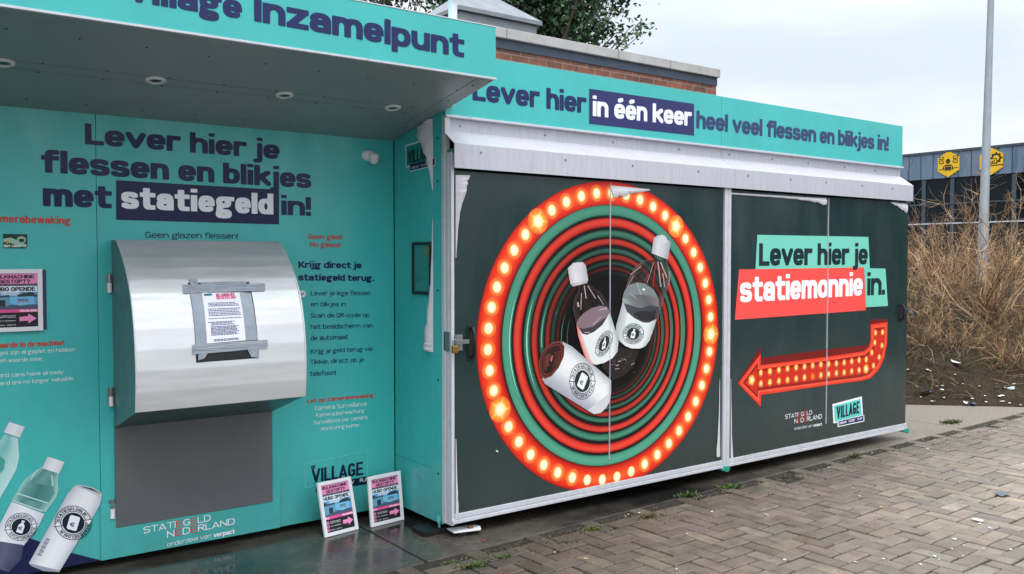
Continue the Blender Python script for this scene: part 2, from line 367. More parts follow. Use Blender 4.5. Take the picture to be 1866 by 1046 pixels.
        for i in range(4): U([(l + q * i / 2, C if i % 2 == 0 else B), (l + q * (i + 1) / 2, B if i % 2 == 0 else C)])
    elif base == '0': U(_arc(c, H2, rx, C - H2, 0, 360))
    elif base == '1': L((l + w * .3, B), (l + w * .3, C)); U([(l, C - .12), (l + w * .3, C)])
    elif base == '2': U(_arc(c, C - .19, rx, .19, 165, -25) + [(l, B)]); L((l, B), (r, B))
    elif base == '4': L((r - .04, B), (r - .04, C)); U([(r - .04, C), (l, .22)]); L((l, .22), (r + .05, .22))
    elif base == '6': U(_arc(c, .23, rx, .23 - B, 0, 360)); U([(l, .23), (l + .02, .36), (r - .06, C)])
    elif base == '9': U(_arc(c, CAPH - .23, rx, .23 - B, 0, 360)); U([(r, CAPH - .23), (r - .02, .36), (l + .06, B)])
    elif base == '7': L((l, C), (r, C)); U([(r, C), (l + w * .25, B)])
    elif base in '.:': L((l, B), (l, B + .025))
    elif base == ',': L((l, B), (l, B + .025)); U([(l, B), (l - .05, B - .1)])
    elif base == '!': L((l, .235 + hy), (l, C)); L((l, B), (l, B + .012))
    elif base == '?': U(_arc(c, C - .16, rx, .16, 165, -60) + [(c, H2 - .05)]); L((c, CAPH * .34), (c, H2 - .02)); L((c, B), (c, B + .02))
    elif base == '-': L((l, M), (l + w * .6, M))
    elif base == '/': U([(l, B), (r, C)])
    if base == ':': L((l, X - .025), (l, X))
    if base in 'ij': S.append(([(l, .700), (l, .706)], 'd'))
    if ch == 'é': U([(c - .01, xh + hy * 1.0 + .05), (c + w * .26, A + .05)])
    if ch == 'ü':
        for q in (c - w * .3, c + w * .3): S.append(([(q, A - .01), (q, A)], 'd'))
    return S
def grouped(loops):
    """every outer loop is filled by itself, with the holes that lie in it"""
    area = [0.5 * np.sum(L[:, 0] * np.roll(L[:, 1], -1) - np.roll(L[:, 0], -1) * L[:, 1]) for L in loops]
    sg = math.copysign(1, area[max(range(len(loops)), key=lambda i: abs(area[i]))])
    outs = [i for i in range(len(loops)) if area[i] * sg > 0]; pts, tris, n = [], [], 0
    for o in sorted(outs, key=lambda i: abs(area[i])):
        L = loops[o]; mem = [L]
        for h in range(len(loops)):
            if area[h] * sg < 0:
                q = loops[h].mean(0)
                if (L.min(0) < q).all() and (q < L.max(0)).all(): mem.append(loops[h])
        t = tessellate_polygon([[Vector((p[0], p[1], 0)) for p in m] for m in mem])
        tris += [tuple(i + n for i in f) for f in t]; P = np.concatenate(mem); pts.append(P); n += len(P)
    return np.concatenate(pts), tris
def glyph(ch, hx, hy, w, xh):
    key = (ch, hx, hy, w, xh)
    if key in _glyph: return _glyph[key]
    S = skeleton(ch, hx, hy, w, xh)
    if not S: _glyph[key] = ([], 0.0); return _glyph[key]
    allp = [p for s, _ in S for p in s]
    x0 = min(p[0] for p in allp) - hx - .06; x1 = max(p[0] for p in allp) + hx + .06; y0 = -0.34; y1 = 1.0
    Wn, Hn = int((x1 - x0) * EM) + 2, int((y1 - y0) * EM) + 2
    gx = x0 + np.arange(Wn) / EM; gy = y0 + np.arange(Hn) / EM
    F = np.zeros((Hn, Wn)); inv = EM
    for s, pen in S:
        px_, py_ = hx, hy
        if pen == 'd': px_, py_ = hx * 1.06, min(hx * .8, .060)
        e = 9 if pen != 'c' else 3.2
        pts = []
        for a, b in zip(s[:-1], s[1:]):
            n = max(1, int(math.hypot(b[0] - a[0], b[1] - a[1]) * EM / 2.0)); pts += [(a[0] + (b[0] - a[0]) * i / n, a[1] + (b[1] - a[1]) * i / n) for i in range(n)]
        pts.append(s[-1])
        if pen == 'c' and len(s) == 2:              # diagonals: thinner pen so they match the stems
            px_, py_ = hx * .94, hy
        if pen == 's':                              # strokes end flush: pull the square pen in along its own direction
            d0 = (s[1][0] - s[0][0], s[1][1] - s[0][1])
        for qx, qy in pts:
            i0, i1 = max(0, int((qx - px_ - x0) * EM) - 1), min(Wn, int((qx + px_ - x0) * EM) + 3)
            j0, j1 = max(0, int((qy - py_ - y0) * EM) - 1), min(Hn, int((qy + py_ - y0) * EM) + 3)
            ax = np.abs((gx[i0:i1] - qx) / px_)[None, :]; ay = np.abs((gy[j0:j1] - qy) / py_)[:, None]
            d = (ax ** e + ay ** e) ** (1 / e)
            F[j0:j1, i0:i1] = np.maximum(F[j0:j1, i0:i1], np.clip((1 - d) * min(px_, py_) * EM + .5, 0, 1))
    F = (np.roll(F, 1, 0) + F * 2 + np.roll(F, -1, 0)) / 4; F = (np.roll(F, 1, 1) + F * 2 + np.roll(F, -1, 1)) / 4
    loops = [np.array(L) / EM + np.array([x0, y0]) for L in contours(F, 0.5) if len(L) > 6]
    loops = [simplify(L, 0.0022) for L in loops]; loops = [L for L in loops if len(L) > 2]
    pts, tris = grouped(loops); pts = pts - np.array([pts[:, 0].min(), 0])
    _glyph[key] = ((pts, tris), pts[:, 0].max())
    return _glyph[key]
def contours(F, t):
    H, W = F.shape; B = F > t
    mixed = (B[:-1, :-1].astype(int) + B[1:, :-1] + B[:-1, 1:] + B[1:, 1:])
    js, is_ = np.nonzero((mixed > 0) & (mixed < 4))
    nxt = {}
    def ip(a, b, fa, fb): k = (t - fa) / (fb - fa); return (a[0] + (b[0] - a[0]) * k, a[1] + (b[1] - a[1]) * k)
    seg = {}
    for j, i in zip(js, is_):
        cs = [(i, j), (i + 1, j), (i + 1, j + 1), (i, j + 1)]; fv = [F[q[1], q[0]] for q in cs]
        ent, ext = [], []
        for k in range(4):
            a, b = cs[k], cs[(k + 1) % 4]; fa, fb = fv[k], fv[(k + 1) % 4]
            if (fa > t) != (fb > t):
                (ext if fa > t else ent).append((tuple(sorted((a, b))), ip(a, b, fa, fb)))
        for e, x in zip(ent, ext): seg[x[0]] = (e[0], x[1])
    loops = []
    while seg:
        k0 = next(iter(seg)); k = k0; L = []
        while k in seg:
            k2, p = seg.pop(k); L.append(p); k = k2
        loops.append(L)
    return loops
def simplify(L, tol):
    L = [np.array(p) for p in L]
    far = max(range(len(L)), key=lambda i: np.sum((L[i] - L[0]) ** 2))
    def dp(a):
        if len(a) < 3: return a
        d = a[-1] - a[0]; nn = np.hypot(*d)
        A = np.array(a)
        dist = np.abs(d[0] * (A[:, 1] - a[0][1]) - d[1] * (A[:, 0] - a[0][0])) / nn if nn > 1e-9 else np.hypot(*(A - a[0]).T)
        i = int(dist.argmax())
        if dist[i] < tol: return [a[0], a[-1]]
        return dp(a[:i + 1])[:-1] + dp(a[i:])
    return np.array(dp(L[:far + 1])[:-1] + dp(L[far:] + [L[0]])[:-1])

# weight: pen half width, pen half height, x-height, gap between letters
HEAVY, BOLD, MED, LIGHT, COND = (0.106, 0.074, 0.555, 0.030), (0.080, 0.058, 0.55, 0.042), (0.050, 0.042, 0.54, 0.07), (0.034, 0.031, 0.53, 0.08), (0.094, 0.072, 0.565, 0.022)
CAPS = (0.066, 0.055, 0.54, 0.042)
def layout(s, wt, w):
    hx, hy, xh, gap = wt; x = 0.0; out = []
    for ch in s:
        if ch == ' ': x += w * .45 + .10; continue
        g, gw = glyph(ch, hx, hy, w, xh)
        if gw:
            if ch == 'j': x -= min(.07, gw * .2)
            out.append((g, x, ch)); x += gw + gap
    return out, x - gap
def fitw(s, wt, aspect):                        # letter width that fills a line of this length at this height
    lo, hi = wt[0] * 2.2, 0.62
    n = sum(1.15 if ch in 'mwMW' else (.12 if ch in 'iljI!.,:' else (.6 if ch in 'rtf ' else 1)) for ch in s)
    w = 0.30
    for _ in range(3):
        _, L = layout(s, wt, w); w = min(hi, max(lo, w + (aspect - L) / max(n, 1)))
        w = round(w / 0.03) * 0.03
    return w

class Art:                                      # flat print: coloured polygons stacked a fraction of a millimetre apart
    def __init__(s, plane, base=0.0015, step=0.0005): s.p, s.base, s.step, s.v, s.f, s.c, s.a, s.al = plane, base, step, [], [], [], [], 1.0
    def tri(s, pts, tris, col, layer):
        n = len(s.v); s.k = getattr(s, 'k', 0) + 1; off = s.base + s.step * layer + 1.5e-5 * (s.k % 40)
        s.v += [s.p.pt(q, off) for q in pts]; s.f += [tuple(i + n for i in t) for t in tris]
        s.c += [lin(c) for c in (col if isinstance(col, list) else [col] * len(pts))]; s.a += [s.al] * len(pts)
    def poly(s, uvs, col, layer=0):
        uvs = [np.array(q, float) for q in uvs]
        t = tessellate_polygon([[Vector((q[0], q[1], 0)) for q in uvs]])
        s.tri(uvs, [tuple(x) for x in t], col, layer)
    def px(s, pts, col, layer=0): s.poly([s.p.uv(q) for q in pts], col, layer)
    def text(s, txt, pL, pR, pT, col, wt=HEAVY, layer=1, red=(), redcol=(225, 60, 50), perp=False):
        a, b, t = s.p.uv(pL), s.p.uv(pR), s.p.uv(pT)
        s.textuv(txt, a, b, t[1] - a[1], col, wt, layer, red, redcol, perp)
    def textuv(s, txt, a, b, h, col, wt=HEAVY, layer=1, red=(), redcol=(225, 60, 50), perp=False):
        a, b = np.array(a, float), np.array(b, float)
        cap = CAPH
        lay, w = layout(txt, wt, fitw(txt, wt, np.hypot(*(b - a)) / (abs(h) / cap)))
        ux = (b - a) / w; uy = np.array([0, h / cap])
        if perp: uy = np.array([-ux[1], ux[0]]) / np.hypot(*ux) * h / cap
        k = 0
        for i, (g, x, ch) in enumerate(lay):
            pts = [a + ux * (x + q[0]) + uy * q[1] for q in g[0]]
            s.tri(pts, [tuple(t) for t in g[1]], redcol if i in red else col, layer)
    def ell(s, c, ux, uy, col, layer=0, n=28, rim=None, a0=0, a1=2 * math.pi):
        c, ux, uy = (np.array(q, float) for q in (c, ux, uy))
        ring = [c + ux * math.cos(a0 + (a1 - a0) * i / n) + uy * math.sin(a0 + (a1 - a0) * i / n) for i in range(n)]
        s.tri([c] + ring, [(0, 1 + i, 1 + (i + 1) % n) for i in range(n)], [col] + [rim or col] * n, layer)
    def ring(s, c, ux, uy, r0, r1, c0, c1, layer=0, n=48, a0=0.0, a1=2 * math.pi, shade=None):
        c, ux, uy = (np.array(q, float) for q in (c, ux, uy))
        pts, cs, k = [], [], n + 1
        for r, cc in ((r0, c0), (r1, c1)):
            for i in range(k):
                t = a0 + (a1 - a0) * i / n
                pts.append(c + ux * r * math.cos(t) + uy * r * math.sin(t))
                f = shade(t) if shade else 1.0
                cs.append(tuple(min(255, x * f) for x in cc))
        s.tri(pts, [(i, i + 1, k + i + 1) for i in range(n)] + [(i, k + i + 1, k + i) for i in range(n)], cs, layer)
    def glow(s, c, ux, uy, c0, layer, rays=0, seed=0, ringcol=(235, 52, 30), amt=1.0):
        s.ell(c, ux, uy, c0, layer, 24, rim=ringcol)
    def star(s, c, r, layer, ring=(250, 92, 42)):
        c = np.array(c, float); n = 60; pts, cs = [c], [(255, 250, 200)]; rings = ((.34, (255, 232, 140)), (.62, (255, 160, 60)), (1.0, ring))
        for f, col in rings:
            for i in range(n):
                t = 2 * math.pi * i / n + .26; ray_ = max(0, math.cos(5 * t)) ** 6 * (.22 if f < 1 else .02)
                pts.append(c + r * (f * .9 + ray_) * np.array([math.cos(t), math.sin(t)])); cs.append(col)
        tr = [(0, 1 + i, 1 + (i + 1) % n) for i in range(n)]
        for k in range(2):
            a = 1 + k * n; tr += [(a + i, a + n + i, a + n + (i + 1) % n) for i in range(n)] + [(a + i, a + n + (i + 1) % n, a + (i + 1) % n) for i in range(n)]
        s.tri(pts, tr, cs, layer)
    def line(s, pts, w, col, layer=1):
        P = [np.array(q, float) for q in pts]
        for a, b in zip(P[:-1], P[1:]):
            d = b - a; d /= max(1e-9, np.hypot(*d)); e = np.array([-d[1], d[0]]) * w / 2
            s.tri([a + e, a - e, b - e, b + e], [(0, 1, 2), (0, 2, 3)], col, layer)
    def build(s, name, parent=None, m=None):
        me = bpy.data.meshes.new(name)
        me.from_pydata([tuple(v) for v in s.v], [], s.f); me.update()
        at = me.color_attributes.new('Col', 'FLOAT_COLOR', 'POINT')
        at.data.foreach_set('color', np.array([(*c, q) for c, q in zip(s.c, s.a)], np.float32).ravel())
        me.materials.append(m or M['print' if min(s.a) == 1 else 'print_clear'])
        o = bpy.data.objects.new(name, me); COL.objects.link(o)
        if parent is not None:
            o.parent = parent; o.matrix_parent_inverse = Matrix.Translation(-wloc(parent))
        return o

NAVY, RED, WHITE, INK, GREENTXT = (30, 40, 92), (214, 62, 50), (238, 240, 248), (16, 29, 78), (26, 40, 42)

def emblem(A, c, ux, uy, layer, dark=(24, 42, 46), kind='bottle', word='STATIEGELDFLES'):
    """round deposit mark: lettered ring with two arrows round a dark disc that carries a bottle or can and a euro sign"""
    c, ux, uy = (np.array(q, float) for q in (c, ux, uy))
    X = lambda x, y: c + ux * x + uy * y
    A.ring(c, ux, uy, 0.96, 1.0, dark, dark, layer)
    A.ring(c, ux, uy, 0.66, 0.70, dark, dark, layer)
    A.ell(c, ux * 0.60, uy * 0.60, dark, layer, 32)
    for a0 in (math.pi * 1.06, math.pi * 0.06):
        lay, w = layout(word, CAPS, 0.27); span = math.pi * 0.80
        for g, x, ch in lay:
            gw = g[0][:, 0].max(); t = a0 - (x + gw / 2) / w * span
            er = np.array([math.cos(t), math.sin(t)]); et = np.array([math.sin(t), -math.cos(t)])
            sx = span / w * 0.80; sy = 0.17 / 0.7
            pts = []
            for q in g[0]:
                p = er * (0.735 + q[1] * sy) + et * (q[0] - gw / 2) * sx
                pts.append(X(p[0], p[1]))
            A.tri(pts, [tuple(t_) for t_ in g[1]], dark, layer)
        t = a0 + 0.22
        er = np.array([math.cos(t), math.sin(t)]); et = np.array([math.sin(t), -math.cos(t)])
        P = lambda r, k: X(*(er * r + et * k))
        A.poly([P(0.58, -0.10), P(1.08, -0.10), P(0.83, 0.24)], dark, layer + 1)
        A.poly([P(0.64, -0.06), P(1.02, -0.06), P(0.83, 0.19)], WHITE, layer + 2)
    if kind == 'bottle':
        out = [(-.17, -.44), (.17, -.44), (.2, -.4), (.2, .1), (.08, .26), (.08, .33), (-.08, .33), (-.08, .26), (-.2, .1), (-.2, -.4)]
        A.poly([X(*q) for q in out], WHITE, layer + 1)
        A.poly([X(*q) for q in ((-.1, .36), (.1, .36), (.1, .46), (-.1, .46))], WHITE, layer + 1)
    else:
        A.poly([X(*q) for q in ((-.22, -.42), (.22, -.42), (.28, -.34), (.28, .34), (.22, .42), (-.22, .42), (-.28, .34), (-.28, -.34))], WHITE, layer + 1)
    A.ring(X(0, -.1), ux, uy, 0.085, 0.13, dark, dark, layer + 2, 20, 0.7, 2 * math.pi - 0.7)
    for yy in (-.125, -.075): A.poly([X(-.17, yy - .015), X(.06, yy - .015), X(.06, yy + .015), X(-.17, yy + .015)], dark, layer + 3)

def statiegeld_logo(A, l1, r1, t1, l2, r2, t2, l3, r3, t3, layer):
    A.text('STATIEGELD', l1, r1, t1, WHITE, MED, layer, red=(5, 7))
    A.text('NEDERLAND', l2, r2, t2, WHITE, MED, layer + 1, red=(1, 3))
    mid = (l3[0] + (r3[0] - l3[0]) * 0.685, l3[1] + (r3[1] - l3[1]) * 0.685)
    A.text('onderdeel van', l3, (mid[0] - (r3[0] - l3[0]) * 0.035, mid[1]), t3, WHITE, LIGHT, layer)
    A.text('verpact', mid, r3, (mid[0], mid[1] - (l3[1] - t3[1])), WHITE, BOLD, layer)

# ------------------------------------------------------------------ ground, pavement
def ground_mat():
    m, n, l, b = nodes_of('wet_concrete')
    t = n.new('ShaderNodeTexCoord')
    z = n.new('ShaderNodeTexNoise'); z.inputs['Scale'].default_value = 1.1; z.inputs['Detail'].default_value = 9; z.inputs['Roughness'].default_value = 0.62
    l.new(t.outputs['Object'], z.inputs['Vector'])
    z2 = n.new('ShaderNodeTexNoise'); z2.inputs['Scale'].default_value = 34; z2.inputs['Detail'].default_value = 8
    l.new(t.outputs['Object'], z2.inputs['Vector'])
    sx = n.new('ShaderNodeSeparateXYZ'); l.new(t.outputs['Object'], sx.inputs[0])
    # the plates dry out towards the open end on the right
    dry = n.new('ShaderNodeMapRange'); dry.inputs[1].default_value = 5.2; dry.inputs[2].default_value = 8.4; l.new(sx.outputs[0], dry.inputs[0])
    wet = n.new('ShaderNodeMath'); wet.operation = 'ADD'; wet.use_clamp = True
    mrw = n.new('ShaderNodeMapRange'); mrw.inputs[1].default_value = 0.42; mrw.inputs[2].default_value = 0.62; mrw.inputs[3].default_value = 0.0; mrw.inputs[4].default_value = 0.35
    l.new(z.outputs['Fac'], mrw.inputs[0]); l.new(dry.outputs[0], wet.inputs[0]); l.new(mrw.outputs[0], wet.inputs[1])
    c = n.new('ShaderNodeMix'); c.data_type = 'RGBA'
    c.inputs[6].default_value = (*lin((32, 33, 32)), 1); c.inputs[7].default_value = (*lin((128, 120, 110)), 1)
    l.new(wet.outputs[0], c.inputs[0])
    sp = n.new('ShaderNodeMapRange'); sp.inputs[1].default_value = 0.3; sp.inputs[2].default_value = 0.7; sp.inputs[3].default_value = 0.78; sp.inputs[4].default_value = 1.22
    l.new(z2.outputs['Fac'], sp.inputs[0])
    v = n.new('ShaderNodeVectorMath'); v.operation = 'SCALE'; l.new(c.outputs[2], v.inputs[0]); l.new(sp.outputs[0], v.inputs['Scale'])
    l.new(v.outputs[0], b.inputs['Base Color'])
    r = n.new('ShaderNodeMapRange'); r.inputs[3].default_value = 0.055; r.inputs[4].default_value = 0.75; l.new(wet.outputs[0], r.inputs[0])
    l.new(r.outputs[0], b.inputs['Roughness']); b.inputs['Specular IOR Level'].default_value = 0.4
    bp = n.new('ShaderNodeBump'); bp.inputs['Strength'].default_value = 0.03; bp.inputs['Distance'].default_value = 0.01
    l.new(z2.outputs['Fac'], bp.inputs['Height']); l.new(bp.outputs[0], b.inputs['Normal'])
    return m
M['concrete'] = ground_mat()
M['earth'] = mat('asphalt_and_earth', (70, 66, 60), 0.85, var=0.25, scale=2.5, bump=0.3, bscale=40)
M['grit'] = mat('gritty_joint_sand', (40, 37, 32), 0.9, var=0.35, scale=14, bump=0.5, bscale=80, dirt_sheen=0.5, dirt_sheen_col=(56, 60, 38))

g = MB(); g.add([(-300, -300, -0.05), (600, -300, -0.05), (600, 600, -0.05), (-300, 600, -0.05)], [(0, 1, 2, 3)])
g.build('ground', M['earth'])['kind'] = 'structure'
EDGE = lambda x: 3.95 + 0.034 * (x - 2.38)
g = MB(); g.add([(-1, -3, -0.012), (16, -3, -0.012), (16, EDGE(16) + 0.12, -0.012), (-1, EDGE(-1) + 0.12, -0.012)], [(0, 1, 2, 3)])
g.build('joint_sand', M['grit'])['kind'] = 'structure'
xs = [-5.615 + 2 * k for k in range(11)]
g = MB()
for i in range(len(xs) - 1):
    x0, x1 = xs[i] + 0.006, xs[i + 1] - 0.006
    for y0, y1 in ((None, 6.0), (6.012, 8.0)):
        a, b_ = (EDGE(x0) + 0.05, EDGE(x1) + 0.05) if y0 is None else (y0, y0)
        g.prism([(x0, a), (x1, b_), (x1, y1), (x0, y1)], -0.12, 0.0, axis='z')
g.build('concrete_slab', M['concrete'], bev=0.008)['kind'] = 'structure'

def paver_mat():
    m, n, l, b = nodes_of('concrete_paver')
    t = n.new('ShaderNodeTexCoord'); a = n.new('ShaderNodeAttribute'); a.attribute_name = 'Col'
    z = n.new('ShaderNodeTexNoise'); z.inputs['Scale'].default_value = 150; z.inputs['Detail'].default_value = 4; z.inputs['Roughness'].default_value = 0.7
    z2 = n.new('ShaderNodeTexNoise'); z2.inputs['Scale'].default_value = 9; z2.inputs['Detail'].default_value = 8; z2.inputs['Roughness'].default_value = 0.65
    z3 = n.new('ShaderNodeTexNoise'); z3.inputs['Scale'].default_value = 0.9; z3.inputs['Detail'].default_value = 4
    for q in (z, z2, z3): l.new(t.outputs['Object'], q.inputs['Vector'])
    s1 = n.new('ShaderNodeMapRange'); s1.inputs[1].default_value = 0.3; s1.inputs[2].default_value = 0.7; s1.inputs[3].default_value = 0.66; s1.inputs[4].default_value = 1.34; l.new(z.outputs['Fac'], s1.inputs[0])
    s2 = n.new('ShaderNodeMapRange'); s2.inputs[1].default_value = 0.3; s2.inputs[2].default_value = 0.7; s2.inputs[3].default_value = 0.72; s2.inputs[4].default_value = 1.25; l.new(z2.outputs['Fac'], s2.inputs[0])
    s3 = n.new('ShaderNodeMapRange'); s3.inputs[1].default_value = 0.35; s3.inputs[2].default_value = 0.65; s3.inputs[3].default_value = 0.85; s3.inputs[4].default_value = 1.12; l.new(z3.outputs['Fac'], s3.inputs[0])
    q1 = n.new('ShaderNodeMath'); q1.operation = 'MULTIPLY'; l.new(s1.outputs[0], q1.inputs[0]); l.new(s2.outputs[0], q1.inputs[1])
    q2 = n.new('ShaderNodeMath'); q2.operation = 'MULTIPLY'; l.new(q1.outputs[0], q2.inputs[0]); l.new(s3.outputs[0], q2.inputs[1])
    v = n.new('ShaderNodeVectorMath'); v.operation = 'SCALE'; l.new(a.outputs['Color'], v.inputs[0]); l.new(q2.outputs[0], v.inputs['Scale'])
    l.new(v.outputs[0], b.inputs['Base Color'])
    r = n.new('ShaderNodeMapRange'); r.inputs[1].default_value = 0.35; r.inputs[2].default_value = 0.65; r.inputs[3].default_value = 0.38; r.inputs[4].default_value = 0.75
    l.new(z2.outputs['Fac'], r.inputs[0]); l.new(r.outputs[0], b.inputs['Roughness'])
    ad = n.new('ShaderNodeMath'); ad.operation = 'ADD'; l.new(z.outputs['Fac'], ad.inputs[0]); l.new(z2.outputs['Fac'], ad.inputs[1])
    bp = n.new('ShaderNodeBump'); bp.inputs['Strength'].default_value = 0.45; bp.inputs['Distance'].default_value = 0.006
    l.new(ad.outputs[0], bp.inputs['Height']); l.new(bp.outputs[0], b.inputs['Normal'])
    return m
M['paver'] = paver_mat()
def pavers():
    g = MB(); L, W, gap = 0.216, 0.108, 0.0052
    rot = R_(1.9); cr, sr = math.cos(rot), math.sin(rot); org = np.array([2.4, 3.9])
    def brick(cx, cy, lx, ly):
        wx, wy = org[0] + cx * cr - cy * sr, org[1] + cx * sr + cy * cr
        if wx < 0.3 or wx > 13 or wy < -0.6 or wy > EDGE(wx) - 0.02: return
        if wy > EDGE(wx) - 0.16 and random.random() < 0.12: return
        # tone: brownish grey and darker near the slab edge, paler out on the right
        t = min(1, max(0, (wx - 2.4) / 4.5)) * 0.55 + min(1, max(0, (EDGE(wx) - wy) / 1.3)) * 0.45
        k = 0.82 + 0.30 * t + random.gauss(0, 0.055)
        base = np.array([98, 89, 79]) * (1 - t) + np.array([130, 121, 109]) * t
        c = lin(np.clip(base * k + np.array([random.gauss(0, 1.5), 0, random.gauss(0, 1.5)]), 20, 200))
        hx, hy, ch = lx / 2 - gap, ly / 2 - gap, 0.005
        z = random.gauss(0, 0.0016); tx, ty = random.gauss(0, 0.007), random.gauss(0, 0.007)
        jx, jy, ja = random.gauss(0, 0.0018), random.gauss(0, 0.0018), random.gauss(0, 0.008)
        vs = []
        for (ex, ey, dz) in ((hx, hy, -0.06), (hx, hy, -ch), (hx - ch, hy - ch, 0)):
            for sx_, sy_ in ((-1, -1), (1, -1), (1, 1), (-1, 1)):
                x, y = sx_ * ex, sy_ * ey
                if dz > -0.05: x += random.gauss(0, 0.0012); y += random.gauss(0, 0.0012)
                zz = dz + z + x * tx + y * ty
                x, y = x - y * ja + cx + jx, y + x * ja + cy + jy
                vs.append((org[0] + x * cr - y * sr, org[1] + x * sr + y * cr, zz))
        fs = [(8, 9, 10, 11)]
        for a in (0, 4):
            for i in range(4): fs.append((a + i, a + (i + 1) % 4, a + 4 + (i + 1) % 4, a + 4 + i))
        g.add(vs, fs, c)
    # herringbone: every row is the one before shifted by one width
    for j in range(-60, 12):
        for k in range(-30, 50):
            x = (j + 4 * k) * W; y = j * W
            if -4 < x < 14 and -6 < y < 2:
                brick(x + L / 2, y + W / 2, L, W)
                brick(x + 3 * W + W / 2, y + W, W, L)
    return g.build('paving', M['paver'])
pavers()['kind'] = 'structure'

# ------------------------------------------------------------------ kiosk on the left
KX0, KX1 = -3.0, 2.688
kiosk = thing('collection_kiosk', 'teal walk-up return kiosk with a grey lit canopy and a steel deposit hatch', 'kiosk', (0.5, 5.6, 0))
g = MB(); g.box(KX0, KX1, Y_WALL + 0.012, 6.9, 0.045, 2.62); g.build('body', M['teal'], kiosk)
SEAM = on_y((175, 300), Y_WALL)[0]; SEAM2 = on_y((509, 860), Y_WALL)[0]
wall = None
g = MB()
g.box(KX0, SEAM - 0.0012, Y_WALL, Y_WALL + 0.0119, 0.045, 2.40)
g.box(SEAM + 0.0012, KX1, Y_WALL, Y_WALL + 0.0119, 0.045, 2.40)
wall = g.build('front_wall', M['teal'], kiosk, bev=0.001, segs=1)
g = MB(); zs = on_y((507, 870), Y_WALL)[2]
g.box(on_y((183, 976), Y_WALL)[0], SEAM2, Y_WALL - 0.012, Y_WALL - 0.0005, 0.045, zs - 0.004)
skirt = g.build('skirting', M['teal'], kiosk, bev=0.0015)
g = MB(); g.box(KX0 + .1, KX1 - .05, 5.05, 6.8, 0.0, 0.044); g.build('base_frame', M['under'], kiosk)

# canopy: rises towards the front; vertical fascia
ZS0, ZS1, YC = 2.336, 2.536, 3.812
g = MB(); g.prism([(Y_WALL + 0.02, 2.70), (Y_WALL + 0.02, 2.62), (YC + 0.02, 2.62), (YC + 0.02, 2.70)], KX0, KX1 - 0.02)
g.prism([(Y_WALL - 0.002, ZS0 + 0.012), (YC, ZS1 + 0.012), (YC, 2.619), (Y_WALL - 0.002, 2.619)], KX1 - 0.03, KX1)
canopy = g.build('canopy', M['teal'], kiosk)
sof = lambda y: ZS0 + (Y_WALL - y) / (Y_WALL - YC) * (ZS1 - ZS0)
ya, yb = on_y((0, 108), 4.314)[1], 4.398
xr = 2.585
def soffpanel(name, y0, y1, x0, x1):
    g = MB(); g.prism([(y0, sof(y0)), (y1, sof(y1)), (y1, sof(y1) + 0.012), (y0, sof(y0) + 0.012)], x0, x1); return g
g = MB()
for (y0, y1) in ((YC + 0.004, ya - 0.0035), (ya + 0.0035, yb - 0.0035), (yb + 0.0035, Y_WALL - 0.002)):
    q = soffpanel('', y0, y1, KX0, xr - 0.002); g.add(q.v, q.f)
q = soffpanel('', YC + 0.004, Y_WALL - 0.002, xr + 0.002, KX1); g.add(q.v, q.f)
soffit = g.build('soffit', M['soffit'], kiosk, bev=0.001, segs=1)
g = MB(); g.prism([(YC + 0.004, sof(YC) + 0.014), (Y_WALL - 0.004, sof(Y_WALL) + 0.014), (Y_WALL - 0.004, sof(Y_WALL) + 0.02), (YC + 0.004, sof(YC) + 0.02)], KX0, KX1 - 0.031)
g.build('seam_backing', M['seam'], soffit)
g = MB()
for x in np.arange(-0.4, 2.58, 0.262):
    for y in (ya - 0.012, yb + 0.012, YC + 0.18, Y_WALL - 0.13):
        xx = x + (0.09 if y in (YC + 0.18,) else 0)
        g.cyl((xx, y, sof(y) - 0.0022), (xx, y, sof(y) + 0.002), 0.0045, n=8)
for y in np.arange(YC + 0.1, Y_WALL, 0.24): g.cyl((2.62, y, sof(y) - 0.0022), (2.62, y, sof(y) + 0.002), 0.0045, n=8)
g.build('rivet', M['seam'], soffit)['kind'] = 'stuff'
for x in (0.505, 1.127, 1.757, 2.382):
    y = 4.345; mtx = Matrix.Translation((x, y, sof(y))) @ Matrix.Rotation(-math.atan2(ZS1 - ZS0, Y_WALL - YC), 4, 'X') @ Matrix.Rotation(math.pi, 4, 'X')
    g = MB(); g.lathe([(0.0275, 0.0005), (0.030, 0.008), (0.038, 0.008), (0.045, 0.003), (0.046, -0.002), (0.03, -0.002)], mtx)
    d = g.build('downlight', M['white'], kiosk, smooth=True)
    g = MB(); g.lathe([(0.0, 0.001), (0.014, 0.003), (0.024, 0.002), (0.0272, 0.0015)], mtx); g.build('lens', M['lens'], d, smooth=True)
g = MB(); g.box(KX0, KX1 + 0.002, Y_FASCIA, Y_FASCIA + 0.012, 2.548, 2.808)
fascia = g.build('fascia_panel', M['teal'], kiosk, bev=0.001, segs=1)
g = MB(); g.box(KX0, KX1 + 0.004, Y_FASCIA - 0.004, YC + 0.02, 2.5375, 2.5475)
g.box(KX0, KX1 + 0.004, Y_FASCIA - 0.002, YC + 0.006, 2.8085, 2.814); g.build('fascia_trim', M['alu'], kiosk, bev=0.001)
g = MB(); g.box(KX0, KX1 - 0.002, Y_FASCIA + 0.0125, YC + 0.019, 2.5487, 2.808); g.build('fascia_frame', M['alu'], kiosk)
A = Art(FASCIA)
A.text('The Village', (75, -24), (441, 35), (75, -72), NAVY, HEAVY)
A.text('Inzamelpunt', (463, 38.5), (846, 105), (463, -10), NAVY, HEAVY)
A.build('fascia_lettering', fascia)

